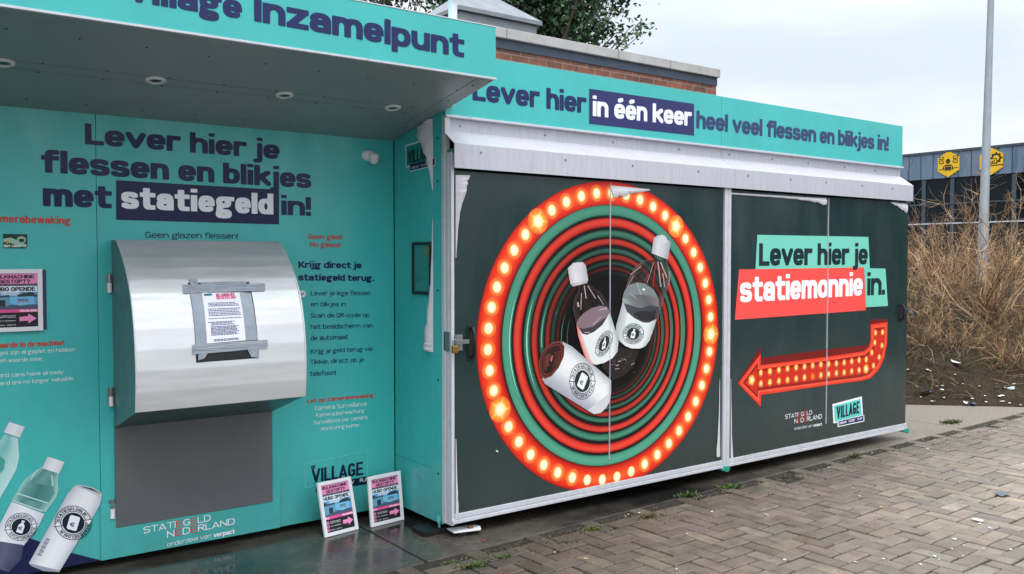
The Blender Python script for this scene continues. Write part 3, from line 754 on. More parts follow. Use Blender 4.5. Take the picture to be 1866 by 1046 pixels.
# wall print
A = Art(WALL)
A.text('Lever hier je', (155, 263), (509.5, 290.5), (155, 224.5), INK, HEAVY)
A.text('flessen en blikjes', (75, 314), (567, 343.5), (75, 273), INK, HEAVY)
A.text('met', (78.3, 375.5), (204, 380), (78.3, 333), INK, HEAVY)
A.px([(211.6, 328.5), (508.3, 346), (508.3, 409), (211.6, 400.5)], (18, 28, 74), 1)
A.text('statiegeld', (221, 380), (498, 391), (221, 339.5), WHITE, HEAVY, 2)
A.text('in!', (512.4, 391.7), (566.6, 393.5), (512.4, 357), INK, HEAVY)
A.build('headline', wall); A = Art(WALL)
A.text('Geen glazen flessen!', (264.5, 433.4), (433.6, 435.2), (264.5, 422.2), INK, MED)
A.build('glass_line', wall); A = Art(WALL)
A.text('Let op: Camerabewaking', (-92, 402), (128.7, 408.6), (-92, 388), (196, 74, 60), BOLD)
A.build('camera_line', wall); A = Art(WALL)
A.text('Geen glas!', (561, 435.3), (623, 436.5), (561, 426), (186, 78, 66), BOLD)
A.text('No glass!', (564.7, 449.7), (620, 451), (564.7, 440.5), (186, 78, 66), BOLD)
A.build('no_glass_line', wall); A = Art(WALL)
A.text('Krijg direct je', (543.7, 488), (658.8, 489), (543.7, 476.2), INK, HEAVY)
A.text('statiegeld terug.', (543.7, 511), (681, 512.2), (543.7, 499.2), INK, HEAVY)
A.build('instruction_heading', wall); A = Art(WALL)
for s, l, r, t in (('Lever je lege flessen', (566.6, 538.6), (675, 538), 530), ('en blikjes in', (566.6, 558.5), (629.7, 558.2), 550),
                   ('Scan de QR-code op', (566, 579), (673, 577.8), 570.6), ('het beeldscherm van', (566, 599.8), (679, 597), 591),
                   ('de automaat', (566, 620.5), (634, 618), 611.6), ('Krijg je geld terug via', (566, 644.7), (678.3, 639), 636.4),
                   ('Tikkie, direct op je', (565, 664), (663, 658.8), 655.6), ('telefoon!', (565, 685.2), (612, 683), 676.4)):
    A.text(s, l, r, (l[0], t), INK, MED)
A.text('Let op: Camerabewaking', (560, 734.6), (680.6, 723.6), (560, 727), (196, 66, 58), BOLD); A.build('camera_notice', wall); A = Art(WALL)
for s, l, r, t in (('Camera Surveillance', (573.5, 748), (668.4, 739.2), 740), ('Kameraüberwachung', (576, 760), (663.8, 751.4), 753),
                   ('Surveillance par caméra', (571.6, 773.6), (669, 763.4), 766.4), ('Monitoring kamer', (585, 785.2), (656, 777), 778.2)):
    A.text(s, l, r, (l[0], t), (206, 232, 230), MED); A.build('camera_notice', wall); A = Art(WALL)
A.text('Geen waarde in de machine!', (-46, 636), (117, 628.8), (-46, 626), (196, 70, 58), BOLD); A.build('value_notice', wall); A = Art(WALL)
for s, l, r, t in (('Blikjes zijn al geplet en hebben', (-18, 648), (137, 640), 640.5), ('geen waarde meer.', (-12, 661.5), (79.7, 657.2), 654),
                   ('Bottles and cans have already', (-46, 690.5), (115.4, 681), 683), ('been crushed and are no longer valuable.', (-78, 708), (135, 692.5), 700.5)):
    A.text(s, l, r, (l[0], t), (206, 232, 230), MED); A.build('value_notice', wall); A = Art(WALL)
# small round check mark
A = Art(WALL); c = WALL.uv((551, 535.5)); A.ell(c, (0.0215, 0), (0, 0.0215), (226, 228, 234), 1)
A.line([c + (-.009, .001), c + (-.003, -.007), c + (.010, .009)], 0.0045, INK, 2); A.build('check_mark', wall)
# village logo on the wall
A = Art(WALL)
A.line([WALL.uv(q) for q in ((574, 884.8), (556.3, 888.6), (555, 845), (670.7, 821.5), (668.7, 867))], 0.004, (110, 205, 200), 1)
A.text('VILLAGE', (568, 880), (661.5, 865), (568, 855), (14, 30, 54), CAPS, 1)
A.text('THE', (566.3, 855.5), (574.5, 853.6), (566.3, 849), (14, 30, 54), BOLD, 1)
A.px([(574.9, 885.5), (678.3, 866), (677, 880.4), (575.4, 897)], (16, 30, 56), 1)
A.text('DREAM', (578.5, 893), (607, 888), (578.5, 886.4), WHITE, MED, 2); A.text('STUDY', (617, 886.3), (645, 881.5), (617, 880), WHITE, MED, 2)
A.text('PLAY', (655.5, 878.6), (674.5, 875.2), (655.5, 872.4), WHITE, MED, 2)
A.build('village_logo', wall)
SK = Plane('y', Y_WALL - 0.012)
A = Art(SK)
statiegeld_logo(A, (261.3, 972.5), (383.7, 949), (261.3, 960.3), (304, 980), (427.7, 955), (304, 967.8), (304.3, 996), (427.7, 971.6), (304.3, 988), 1)
A.build('deposit_logo', skirt)

# printed bottles, can and navy sweep at the bottom left of the wall
def Q(pts, s=3.023, o=(0, 700)): return [(o[0] + x / s, o[1] + y / s) for x, y in pts]
def gradpoly(A, edgeL, edgeR, cols, layer):         # strip mesh between two polylines with a tone per column
    L = [A.p.uv(q) for q in edgeL]; R = [A.p.uv(q) for q in edgeR]; k = len(cols); pts, cs = [], []
    for a, b in zip(L, R):
        for i, c in enumerate(cols): pts.append(a + (b - a) * i / (k - 1)); cs.append(c)
    f = []
    for r in range(len(L) - 1):
        for i in range(k - 1): f += [(r * k + i, r * k + i + 1, (r + 1) * k + i + 1), (r * k + i, (r + 1) * k + i + 1, (r + 1) * k + i)]
    A.tri(pts, f, cs, layer)
A = Art(WALL)
zb = 0.0465
nv = [on_y(q, Y_WALL) for q in Q([(-800, 500), (-300, 690), (200, 860), (400, 930), (548, 968)])]
A.poly([(p[0], p[2]) for p in nv] + [(nv[-1][0], zb), (nv[0][0], zb)], (22, 28, 70), 1)
# far left bottle
gradpoly(A, Q([(50, 207), (20, 265)]), Q([(137, 235), (110, 295)]), [(214, 216, 222), (232, 233, 238), (205, 208, 214)], 3)
gradpoly(A, Q([(25, 275), (0, 310), (-60, 370), (-110, 480), (-150, 600)]), Q([(98, 298), (105, 400), (90, 470), (40, 560), (0, 625)]), [(150, 210, 206), (120, 190, 186), (170, 218, 214), (190, 228, 224)], 2)
A.px(Q([(0, 395), (28, 420), (20, 470), (0, 490)]), (70, 160, 152), 4)
# middle bottle
gradpoly(A, Q([(262, 398), (232, 462)]), Q([(355, 428), (325, 492)]), [(206, 208, 216), (236, 236, 240), (214, 216, 222)], 5)
gradpoly(A, Q([(232, 452), (140, 520), (110, 560), (90, 600), (64, 640)]), Q([(322, 490), (318, 540), (322, 580), (310, 620), (250, 705)]), [(150, 204, 200), (84, 142, 138), (112, 160, 156), (92, 146, 142), (160, 206, 202)], 3)
gradpoly(A, Q([(150, 540), (118, 585), (95, 625)]), Q([(290, 560), (300, 600), (262, 660)]), [(110, 165, 160), (66, 124, 120), (90, 150, 146)], 4)
for a, b in (((205, 470), (168, 525)), ((285, 500), (290, 560)), ((70, 640), (235, 700)), ((92, 600), (265, 655))):
    p, q = Q([a, b]); A.line([WALL.uv(p), WALL.uv(q)], 0.006, (186, 222, 218), 6)
gradpoly(A, Q([(64, 645), (0, 770), (-60, 860)]), Q([(245, 715), (200, 800), (128, 890)]), [(205, 210, 222), (236, 237, 242), (228, 230, 238), (202, 206, 220)], 5)
gradpoly(A, Q([(-60, 855), (-80, 900), (-60, 1000)]), Q([(128, 885), (118, 960), (48, 1035)]), [(70, 72, 100), (96, 98, 122), (64, 66, 96)], 5)
u0 = WALL.uv(Q([(116, 785)])[0]); ux = WALL.uv(Q([(195, 805)])[0]) - u0; uy = WALL.uv(Q([(142, 712)])[0]) - u0
emblem(A, u0, ux * 1.05, uy * 1.02, 6, (20, 30, 48))
# can
gradpoly(A, Q([(408, 560), (372, 602), (158, 985)]), Q([(560, 612), (550, 665), (330, 1025)]), [(186, 190, 204), (226, 228, 234), (240, 240, 244), (232, 233, 238), (190, 194, 206)], 7)
A.px(Q([(408, 560), (440, 553), (510, 568), (556, 596), (562, 612), (548, 622), (470, 580)]), (196, 200, 206), 8)
A.px(Q([(430, 557), (505, 572), (560, 606), (520, 590), (470, 572)]), (60, 84, 88), 9)
A.px(Q([(158, 985), (330, 1025), (325, 1034), (240, 1028), (170, 1000)]), (150, 156, 172), 8)
u0 = WALL.uv(Q([(403, 763)])[0]); ux = WALL.uv(Q([(500, 790)])[0]) - u0; uy = WALL.uv(Q([(430, 672)])[0]) - u0
emblem(A, u0, ux, uy, 9, (20, 30, 48), 'can', 'STATIEGELDBLIK')
for i in range(13):
    a = (205 + i * 3.9, 935 - i * 7.2); p = Q([a, (a[0] + 22, a[1] + 8)]); A.line([WALL.uv(p[0]), WALL.uv(p[1])], 0.0022 if i % 3 else 0.004, (60, 66, 96), 9)
A.build('printed_artwork', wall)

# deposit hatch: grey lower plate, bowed steel cover made of flat bends, hinges
PX0, PX1 = 1.039, 1.886
hatch_y = Y_WALL - 0.016
g = MB(); g.box(PX0 + 0.004, PX1, hatch_y, Y_WALL - 0.0005, 0.204, 0.80)
plate = g.build('hatch_plate', M['plate'], kiosk, bev=0.002)
prof = [(4.800, 1.697), (4.765, 1.693), (4.705, 1.655), (4.640, 1.607), (4.585, 1.556), (4.535, 1.498), (4.492, 1.432), (4.455, 1.352), (4.428, 1.262), (4.412, 1.165), (4.405, 1.065), (4.408, 0.965), (4.420, 0.872)]
back = [(4.870, 0.730), (Y_WALL - 0.001, 0.722), (Y_WALL - 0.001, 1.697)]
g = MB(); g.prism(prof + back, PX0 + 0.003, PX1 - 0.003)
cover = g.build('hatch_cover', M['galv_side'], kiosk)
# outer skin: one sheet pressed in soft bends
g = MB(); PR = [np.array(p) for p in prof]; line = [PR[0]]
for a, b, c_ in zip(PR[:-2], PR[1:-1], PR[2:]):
    u, v = (a - b) / np.hypot(*(a - b)), (c_ - b) / np.hypot(*(c_ - b)); line += [b + u * .007, (b * 2 + (b + u * .007) + (b + v * .007)) / 4, b + v * .007]
line.append(PR[-1]); rows = []
for k, q in enumerate(line):
    d = line[min(k + 1, len(line) - 1)] - line[max(k - 1, 0)]; nrm = np.array([d[1], -d[0]]) / np.hypot(*d); nrm = nrm if nrm[0] < 0 else -nrm
    rows.append([(PX0 + (PX1 - PX0) * m / 14, *(q + nrm * (.0022 + .0006 * math.sin(m * 2.1 + k * .7)))) for m in range(15)])
g.grid(rows[::-1]); sk = g.build('cover_sheet', M['galv'], cover, solid=0.001)
sk.data.polygons.foreach_set('use_smooth', [True] * len(sk.data.polygons))
wm = sk.modifiers.new('weighted', 'WEIGHTED_NORMAL'); wm.mode = 'FACE_AREA'; wm.weight = 75
for x in (PX0 - 0.001, PX1 + 0.001):
    g = MB(); g.tube([(x, p[0] - 0.003, p[1] + 0.001) for p in prof], 0.0045, n=6)
    g.build('cover_edge', M['galv'], cover, smooth=True)
for zc in (on_y((204, 516), Y_WALL)[2], on_y((204, 722), Y_WALL)[2], on_y((206, 926), Y_WALL)[2]):
    g = MB(); g.cyl((PX0 - 0.012, Y_WALL - 0.018, zc - 0.048), (PX0 - 0.012, Y_WALL - 0.018, zc + 0.002), 0.011, n=14)
    h = g.build('hinge', M['white'], kiosk, smooth=True)
    g = MB(); g.cyl((PX0 - 0.012, Y_WALL - 0.018, zc + 0.003), (PX0 - 0.012, Y_WALL - 0.018, zc + 0.05), 0.0085, n=14)
    g.box(PX0 - 0.028, PX0 + 0.003, Y_WALL - 0.007, Y_WALL - 0.0006, zc - 0.045, zc + 0.045)
    g.build('hinge_leaf', M['steel'], h, bev=0.001)

# taped paper notice on the cover: a sheet that follows the bends
def arc():
    P = [np.array(p) for p in prof]; L = [0.0]
    for a, b in zip(P[:-1], P[1:]): L.append(L[-1] + np.hypot(*(b - a)))
    return P, L
_P, _L = arc()
def onarc(s):
    s = min(max(s, 0), _L[-1] - 1e-6)
    i = max(k for k in range(len(_L) - 1) if _L[k] <= s); t = (s - _L[i]) / (_L[i + 1] - _L[i]); return _P[i] + (_P[i + 1] - _P[i]) * t
def arcn(s):
    d = onarc(s + 0.012) - onarc(s - 0.012); n = np.array([d[1], -d[0]]) / np.hypot(*d); return n if n[0] < 0 else -n
class Bowed:                                     # u = x, v = -arc length from the top of the cover
    def uv(s, p): return np.array(p, float)
    def pt(s, uv, off): q = onarc(-uv[1]) + arcn(-uv[1]) * (off + 0.0045); return (uv[0], q[0], q[1])
def cover_uv(p):                                 # photo pixel -> (x, arc) on the bowed cover by marching along the ray
    d = ray(p); best = None
    for t in np.linspace(4.6, 6.6, 1600):
        q = EYEP + d * (t * 1.0)
        for_ = min(range(len(_L) - 1), key=lambda k: abs((_P[k][1] + _P[k + 1][1]) / 2 - q[2]))
        s = np.interp(-q[2], [-pp[1] for pp in _P], _L); y = onarc(s)[0]
        if q[1] >= y - 0.004: return np.array([q[0], -s])
    return None
def _hit(p):
    d = ray(p); lo = 4.2 / d[1]; hi = 4.89 / d[1]
    for t in np.linspace(lo, hi, 1200):
        q = EYEP + d * t
        s = np.interp(-q[2], [-pp[1] for pp in _P], _L)
        if q[1] >= onarc(s)[0] - 0.004: return np.array([q[0], -s])
    return np.array([q[0], -s])
BW = Bowed(); BW.uv = lambda p: _hit(p)
def cq(pts): return [_hit((330 + x / 5.812, 490 + y / 5.812)) for x, y in pts]
def sheet(name, corners, m, off, parent, thick=0.0008, nu=3, nv=9, wob=0.0):
    a, b, c, d = corners                          # TL TR BR BL in (x, -arc)
    g = MB(); rows = []
    for i in range(nv + 1):
        t = i / nv; l, r = a + (d - a) * t, b + (c - b) * t
        rows.append([BW.pt(l + (r - l) * j / nu, off + (random.random() * wob)) for j in range(nu + 1)])
    g.grid(rows); o = g.build(name, m, parent, solid=thick); return o
c4 = cq([(218, 262), (615, 255), (682, 758), (272, 792)])
notice = thing('paper_notice', 'white printed sheet stuck over the steel hatch slot with silver duct tape', 'notice', (1.4, 4.45, 1.1))
sl = cq([(70, 150), (722, 140), (822, 945), (160, 995)])
sheet('slot_dark', sl, M['black'], -0.0015, cover, nv=14)  # flat black sheet put in for the shade inside the slot opening
sheet('paper', c4, M['paper'], 0.0032, notice, nv=12)
A = Art(BW, base=0.0042, step=0.0003)
def PQ(u, v): a, b, c, d = c4; l, r = a + (d - a) * v, b + (c - b) * v; return l + (r - l) * u
A.poly([PQ(.04, .02), PQ(.25, .01), PQ(.26, .06), PQ(.05, .065)], (46, 120, 160), 1)
A.textuv('BELANGRIJKE', PQ(.36, .085), PQ(.86, .07), 0.016, (200, 60, 120), BOLD, 1)
A.textuv('MEDEDELING', PQ(.36, .145), PQ(.88, .135), 0.016, (224, 90, 150), BOLD, 1)
for v0, v1, n, a0, a1 in ((.22, .28, 3, .12, .93), (.34, .47, 5, .10, .96), (.53, .54, 1, .08, .95), (.60, .61, 1, .06, .75), (.625, .655, 2, .13, .78), (.69, .85, 7, .12, .85), (.94, .965, 2, .18, .9)):
    for k in range(n):
        v = v0 + (v1 - v0) * (k / max(1, n - 1)); u = a0
        e = a1 - (random.random() * 0.12 if n > 1 else 0)
        while u < e:
            w = min(e - u, 0.02 + random.random() * 0.07); A.line([PQ(u, v), PQ(u + w, v)], 0.0042, (96, 100, 150), 1); u += w + 0.012
A.build('print', notice)
for cs, off in ((cq([(95, 262), (225, 258), (272, 800), (155, 812)]), .0020), (cq([(610, 250), (735, 262), (805, 752), (682, 762)]), .0020),
                (cq([(18, 180), (885, 165), (888, 240), (22, 268)]), .0050), (cq([(120, 805), (912, 752), (912, 838), (122, 908)]), .0050),
                (cq([(85, 112), (160, 112), (212, 262), (108, 262)]), .0062), (cq([(205, 150), (690, 140), (690, 170), (205, 185)]), .0035),
                (cq([(180, 905), (280, 890), (240, 950), (175, 968)]), .0062), (cq([(695, 850), (822, 840), (818, 940), (740, 935)]), .0062)):
    sheet('tape_strip', cs, M['tape'], off, notice, nu=8, nv=10, wob=0.0012)

# posters in white snap frames
def poster(name, label, cat, base_mat, w, h, loc, backing=False, group=None):
    t = thing(name, label, cat, loc, group)
    T = Matrix.Translation(loc) @ base_mat
    F = Flat(T)
    def bx(x0, x1, y0, y1, z0, z1):
        g = MB(); g.box(x0, x1, y0, y1, z0, z1); g.v = [tuple(T @ Vector(v)) for v in g.v]; return g
    b = bx(-w / 2 + .004, w / 2 - .004, 0.004, 0.012, 0.004, h - .004); b.build('back_panel', M['paper'], t)
    fr = MB(); e = w * 0.088
    for q in ((-w / 2, -w / 2 + e, 0, h), (w / 2 - e, w / 2, 0, h), (-w / 2 + e, w / 2 - e, 0, e), (-w / 2 + e, w / 2 - e, h - e, h)):
        g = bx(q[0], q[1], -0.004, 0.0135, q[2], q[3]); fr.add(g.v, g.f)
    fr.build('frame', M['white'], t, bev=0.002)
    A = Art(F, base=-0.0032, step=0.0004)
    x0, x1, z0, z1 = -w / 2 + e * 0.98, w / 2 - e * 0.98, e * .98, h - e * .98
    U = lambda u, v: np.array([x0 + (x1 - x0) * u, z1 - (z1 - z0) * v])
    rect = lambda a, b, c, d, col, l: A.poly([U(a, b), U(c, b), U(c, d), U(a, d)], col, l)
    H = z1 - z0
    rect(0, 0, 1, 1, (34, 36, 42), 0)
    rect(0, 0, 1, .195, (232, 142, 186), 1)
    A.textuv('BULKMACHINE', U(.05, .095), U(.93, .095), H * .066, (24, 20, 28), COND, 2)
    A.textuv('GESTOPT?', U(.17, .18), U(.84, .18), H * .066, (24, 20, 28), COND, 2)
    A.textuv('LEVER JE FLESSEN EN BLIKJES IN BIJ', U(.05, .222), U(.95, .222), H * .007, (235, 235, 240), BOLD, 2)
    rect(0.01, .235, .99, .345, (226, 236, 248), 1)
    A.textuv('HUBO OPENDE', U(.04, .33), U(.95, .33), H * .078, (20, 26, 44), COND, 2)
    # photo of the site: sky, trees, road, hut and container
    rect(0, .345, 1, .66, (96, 158, 202), 1)
    rect(.22, .345, .62, .41, (178, 206, 232), 2); rect(0, .585, 1, .66, (74, 92, 112), 2)
    for cx, cy, r in ((.72, .40, .085), (.83, .39, .10), (.62, .41, .06), (.93, .42, .06), (.06, .40, .07)):
        A.ell(U(cx, cy), ((x1 - x0) * r, 0), (0, H * r * .42), (44, 60, 66), 3, 14)
    A.poly([U(.03, .43), U(.38, .42), U(.38, .60), U(.03, .63)], (98, 160, 190), 4); rect(.17, .49, .31, .61, (44, 54, 66), 5)
    A.poly([U(0, .41), U(.4, .40), U(.4, .435), U(0, .45)], (62, 78, 92), 5)
    A.poly([U(.40, .445), U(.92, .43), U(.92, .57), U(.62, .60), U(.40, .55)], (118, 190, 226), 5)
    for k, c in enumerate(((50, 60, 110), (50, 60, 110), (200, 70, 80))): rect(.56, .475 + k * .025, .80, .487 + k * .025, c, 6)
    rect(0, .665, 1, .725, (226, 86, 154), 1)
    A.textuv('SLECHTS 28 MINUTEN RIJDEN', U(.02, .716), U(.98, .716), H * .038, (250, 226, 240), COND, 2)
    for k, (s1, s2) in enumerate((('De Meesweg 14', '9865 VC Opende'), ('24/7 GEOPEND', ''), ('0594 - 659713', ''))):
        v = .765 + k * .078; A.poly([U(.03, v), U(.11, v), U(.11, v + .055), U(.03, v + .055)], (238, 140, 190), 1)
        A.ell(U(.07, v + .027), ((x1 - x0) * .018, 0), (0, H * .015), (40, 30, 44), 2, 10)
        A.textuv(s1, U(.15, v + .026 if s2 else v + .042), U(.52, v + .026 if s2 else v + .042), H * .017, (232, 232, 238), BOLD, 2)
        if s2: A.textuv(s2, U(.15, v + .054), U(.52, v + .054), H * .017, (232, 232, 238), BOLD, 2)
    A.poly([U(.60, .81), U(.79, .80), U(.79, .755), U(.97, .845), U(.79, .935), U(.79, .885), U(.60, .89)], (240, 142, 192), 2)
    A.build('printed_sheet', t)
    return t
# left poster leans 10 deg back and is tilted on its corner; right one stands straighter in the corner
poster('leaning_poster', 'white framed pink and black poster leaning tilted against the wall under the village logo', 'poster',
       Matrix.Rotation(R_(10.5), 4, 'Z') @ Matrix.Rotation(R_(-15), 4, 'X') @ Matrix.Rotation(R_(0.5), 4, 'Y'), 0.236, 0.312, (2.233, 4.702, 0.001))
poster('leaning_poster', 'white framed pink and black poster standing upright in the corner beside the container', 'poster',
       Matrix.Rotation(R_(6.5), 4, 'Z') @ Matrix.Rotation(R_(-7), 4, 'X'), 0.238, 0.298, (2.541, 4.716, 0.001))
pz0 = on_y((70, 602), Y_WALL)[2]; pz1 = on_y((76, 490), Y_WALL)[2]; px1 = on_y((76.5, 540), Y_WALL)[0]
poster('wall_poster', 'white framed pink and black poster screwed to the teal wall on a navy backing', 'poster', Matrix.Identity(4), 0.245, pz1 - pz0, (px1 - 0.1225, Y_WALL - 0.022, pz0))
g = MB(); bx1 = on_y((84, 540), Y_WALL)[0]
g.box(bx1 - 0.285, bx1, Y_WALL - 0.0085, Y_WALL - 0.0004, pz0 + 0.004, pz1 - 0.004)
o = g.build('poster_backing', mat('navy_backing', (36, 50, 92), 0.4), None, bev=0.004); o.parent = bpy.data.objects['wall_poster']; o.matrix_parent_inverse = Matrix.Translation(-wloc(o.parent))

# damaged sticker, motion sensor
t = thing('torn_sticker', 'small torn dark green sticker on the teal wall above the framed poster', 'sticker', tuple(on_y((28, 440), Y_WALL)))
A = Art(WALL)
A.px([(5.5, 426), (49.5, 427), (50, 450), (45, 453), (6, 452)], (20, 58, 44), 1)
A.px([(6, 435), (20, 433), (36, 440), (49, 446), (47, 451), (30, 447), (14, 441), (6, 441)], (168, 196, 180), 2)
A.ell(WALL.uv((39, 437)), (0.02, 0), (0, 0.017), (160, 190, 176), 2, 18); A.ell(WALL.uv((39, 438)), (0.012, 0), (0, 0.009), (20, 58, 44), 3, 18)
A.ell(WALL.uv((13.5, 441)), (0.008, 0), (0, 0.008), (196, 160, 70), 3, 12)
A.text('Niet roken', (7, 450.5), (38, 450.5), (7, 445.5), (220, 232, 226), BOLD, 4)
A.build('sticker_print', t)
sz = on_y((672, 284), Y_WALL)
sens = thing('motion_sensor', 'small white dome motion sensor high on the teal wall under the canopy', 'sensor', tuple(sz))
g = MB(); g.lathe([(0.050, 0), (0.050, 0.008), (0.042, 0.018), (0.024, 0.026), (0.0, 0.028)], Matrix.Translation(sz) @ Matrix.Rotation(math.pi / 2, 4, 'X') @ Matrix.Scale(0.72, 4, (0, 1, 0)))
g.build('housing', M['white'], sens, smooth=True)
hz = (sz[0] + 0.016, sz[1] - 0.036, sz[2] - 0.014)
g = MB(); g.lathe([(0.0, -0.040), (0.014, -0.039), (0.026, -0.027), (0.032, -0.008), (0.034, 0.014), (0.026, 0.024), (0, 0.026)], Matrix.Translation(hz)); g.build('sensor_head', M['white'], sens, smooth=True)

# ------------------------------------------------------------------ container with sliding doors on the right
CX1 = 7.487
cont = thing('bulk_container', 'long dark green deposit container with a teal sign board and two printed sliding doors', 'container', (5.1, 5.5, 0))
g = MB(); g.box(X_SIDE + 0.012, CX1 - .02, Y_BODY, 6.77, 0.12, 2.70); g.build('body', M['dark'], cont)
g = MB(); g.box(X_SIDE + .2, CX1 - .2, Y_BODY + .35, 6.6, 0.0, 0.118); g.build('underframe', M['under'], cont)
# teal side towards the kiosk, sheets with joints
yj = on_x((789.5, 500), X_SIDE)[1]
zj = on_x((719.5, 828.3), X_SIDE)[2]
g = MB()
g.box(X_SIDE, X_SIDE + 0.011, Y_BODY + 0.001, yj - 0.001, 0.06, 2.62)
g.box(X_SIDE, X_SIDE + 0.011, yj + 0.001, Y_WALL - 0.004, 0.06, zj - 0.001)
g.box(X_SIDE, X_SIDE + 0.011, yj + 0.001, Y_WALL - 0.004, zj + 0.001, 2.62)
side = g.build('side_panel', M['teal'], cont, bev=0.001, segs=1)
g = MB()
for z in (0.35, 0.9, 1.42, 2.05, 2.3):
    g.cyl((X_SIDE - 0.002, Y_BODY + 0.045, z), (X_SIDE + 0.004, Y_BODY + 0.045, z), 0.007, n=10)
g.build('screw', M['seam'], side)['kind'] = 'stuff'
# sign board
zt, zb_ = 2.785, 2.426
sx = on_y((1315, 200), Y_BODY - 0.03)[0]
g = MB(); g.box(X_SIDE + 0.006, sx - 0.0015, Y_BODY - 0.03, Y_BODY - 0.002, zb_, zt); g.box(sx + 0.0015, CX1, Y_BODY - 0.03, Y_BODY - 0.002, zb_, zt)
sign = g.build('sign_board', M['teal'], cont, bev=0.001, segs=1)
g = MB(); g.box(X_SIDE + 0.006, CX1 - .02, Y_BODY - 0.0018, 6.7, 2.7005, 2.78); g.build('roof', M['vent'], cont)
A = Art(BODY)
A.text('Lever hier', (861, 182.5), (1068.4, 206.6), (861, 143), NAVY, COND)
A.px([(1073.5, 161.7), (1264.5, 189.3), (1264.5, 247), (1073.5, 225.4)], (46, 50, 104), 1)
A.text('in één keer', (1079.5, 211.4), (1260, 230), (1079.5, 176), WHITE, COND, 2)
A.build('sign_lettering', sign); A = Art(BODY)
A.text('heel veel flessen en blikjes in!', (1268.7, 233.6), (1619, 275), (1268.7, 202), (52, 66, 110), COND)
A.build('sign_lettering', sign)
g = MB(); g.box(X_SIDE + 0.004, CX1 + .01, Y_BODY - 0.042, Y_BODY - 0.002, 2.411, 2.4245); g.build('sign_rail', M['alu'], cont, bev=0.002)
# drip hood over the door track, two lengths
hs = 5.094
hp = [(Y_BODY - 0.003, 2.410), (Y_BODY - 0.006, 2.41), (Y_BODY - 0.006, 2.340), (4.202, 2.252), (4.202, 2.114), (4.206, 2.114), (4.206, 2.249), (Y_BODY - 0.003, 2.335)]
for a, b in ((X_SIDE + 0.002, hs - 0.0015), (hs + 0.0015, CX1 + 0.008)):
    g = MB(); g.prism(hp, a, b); h = g.build('drip_hood', M['hood'], cont)
    g = MB()
    n = 4 if a < 4 else 5
    for k in range(n):
        x = a + (b - a) * (k + 0.30 + 0.05 * (k % 2)) / n
        g.cyl((x, 4.1985, 2.212), (x, 4.203, 2.212), 0.0075, n=10); g.cyl((x - 0.06, Y_BODY - 0.010, 2.372), (x - 0.06, Y_BODY - 0.005, 2.372), 0.0075, n=10)
    g.build('hood_screw', M['steel'], h)['kind'] = 'stuff'
g = MB(); g.box(X_SIDE + 0.01, X_SIDE + 0.03, 4.225, Y_BODY - 0.004, 2.20, 2.225); g.box(X_SIDE + 0.03, CX1 - 0.02, 4.25, 4.30, 2.19, 2.23); g.build('door_track', M['steel'], cont)
# posts and rails
g = MB(); g.box(X_SIDE + 0.001, X_SIDE + 0.021, 4.236, Y_BODY - 0.001, 0.075, 2.205)
g.box(X_SIDE + 0.001, X_SIDE + 0.034, 4.302, Y_BODY - 0.001, 2.2055, 2.41)
g.box(X_SIDE - 0.002, X_SIDE + 0.0005, 4.262, 4.268, 0.09, 2.19)
g.box(X_SIDE - 0.004, X_SIDE + 0.0005, 4.300, 4.3325, 0.075, 2.205)
lp = g.build('corner_post', M['alu'], cont, bev=0.0015)
g = MB(); g.box(5.012, 5.046, 4.222, Y_BODY - 0.002, 0.10, 2.19); g.box(5.050, 5.082, 4.222, Y_BODY - 0.002, 0.10, 2.19); g.box(5.046, 5.05, 4.229, 4.3, 0.10, 2.19)
g.build('middle_post', M['alu'], cont, bev=0.003)
g = MB(); g.box(7.478, 7.487, 4.245, Y_BODY - 0.002, 0.10, 2.19); g.build('end_post', M['alu'], cont, bev=0.0015)
g = MB(); g.box(X_SIDE + 0.003, CX1 + .005, 4.223, 4.31, 0.086, 0.106); g.box(X_SIDE + 0.003, CX1 + .003, 4.232, 4.31, 0.1062, 0.112); g.box(X_SIDE + 0.022, CX1, 4.2275, 4.31, 0.1125, 0.141)
g.build('bottom_rail', M['alu'], cont, bev=0.002)
for x0 in (5.03, 7.455):
    g = MB(); g.box(x0 - .035, x0 + .045, 4.208, 4.29, 0.068, 0.0855); g.box(x0 - .01, x0 + .03, 4.203, 4.2225, 0.058, 0.098); g.build('rail_clamp', M['clamp'], cont, bev=0.003)
# foot under the corner
g = MB(); g.prism([(2.71, 4.24), (2.87, 4.20), (2.90, 4.25), (2.89, 4.29), (2.72, 4.33)], 0.028, 0.036, axis='z'); foot = g.build('foot_plate', M['white'], cont, bev=0.001)
g = MB(); g.cyl((2.83, 4.25, 0.0362), (2.83, 4.25, 0.052), 0.018, n=6); g.build('bolt', M['rust'], foot)
g = MB(); g.cyl((2.80, 4.29, 0.0), (2.80, 4.29, 0.0278), 0.035, n=14); g.build('foot_pad', M['black'], foot)
blk = MB(); blk.box(2.58, 2.75, 4.36, 4.50, 0.0, 0.03); blk.box(2.58, 2.75, 4.352, 4.3598, 0.0, 0.034)
for x in (2.60, 2.64, 2.68, 2.72): blk.box(x - .004, x + .004, 4.349, 4.3519, 0, 0.033)
tag(blk.build('levelling_block', M['black'], bev=0.003), 'flat black support block on the wet concrete under the teal container corner', 'support block')

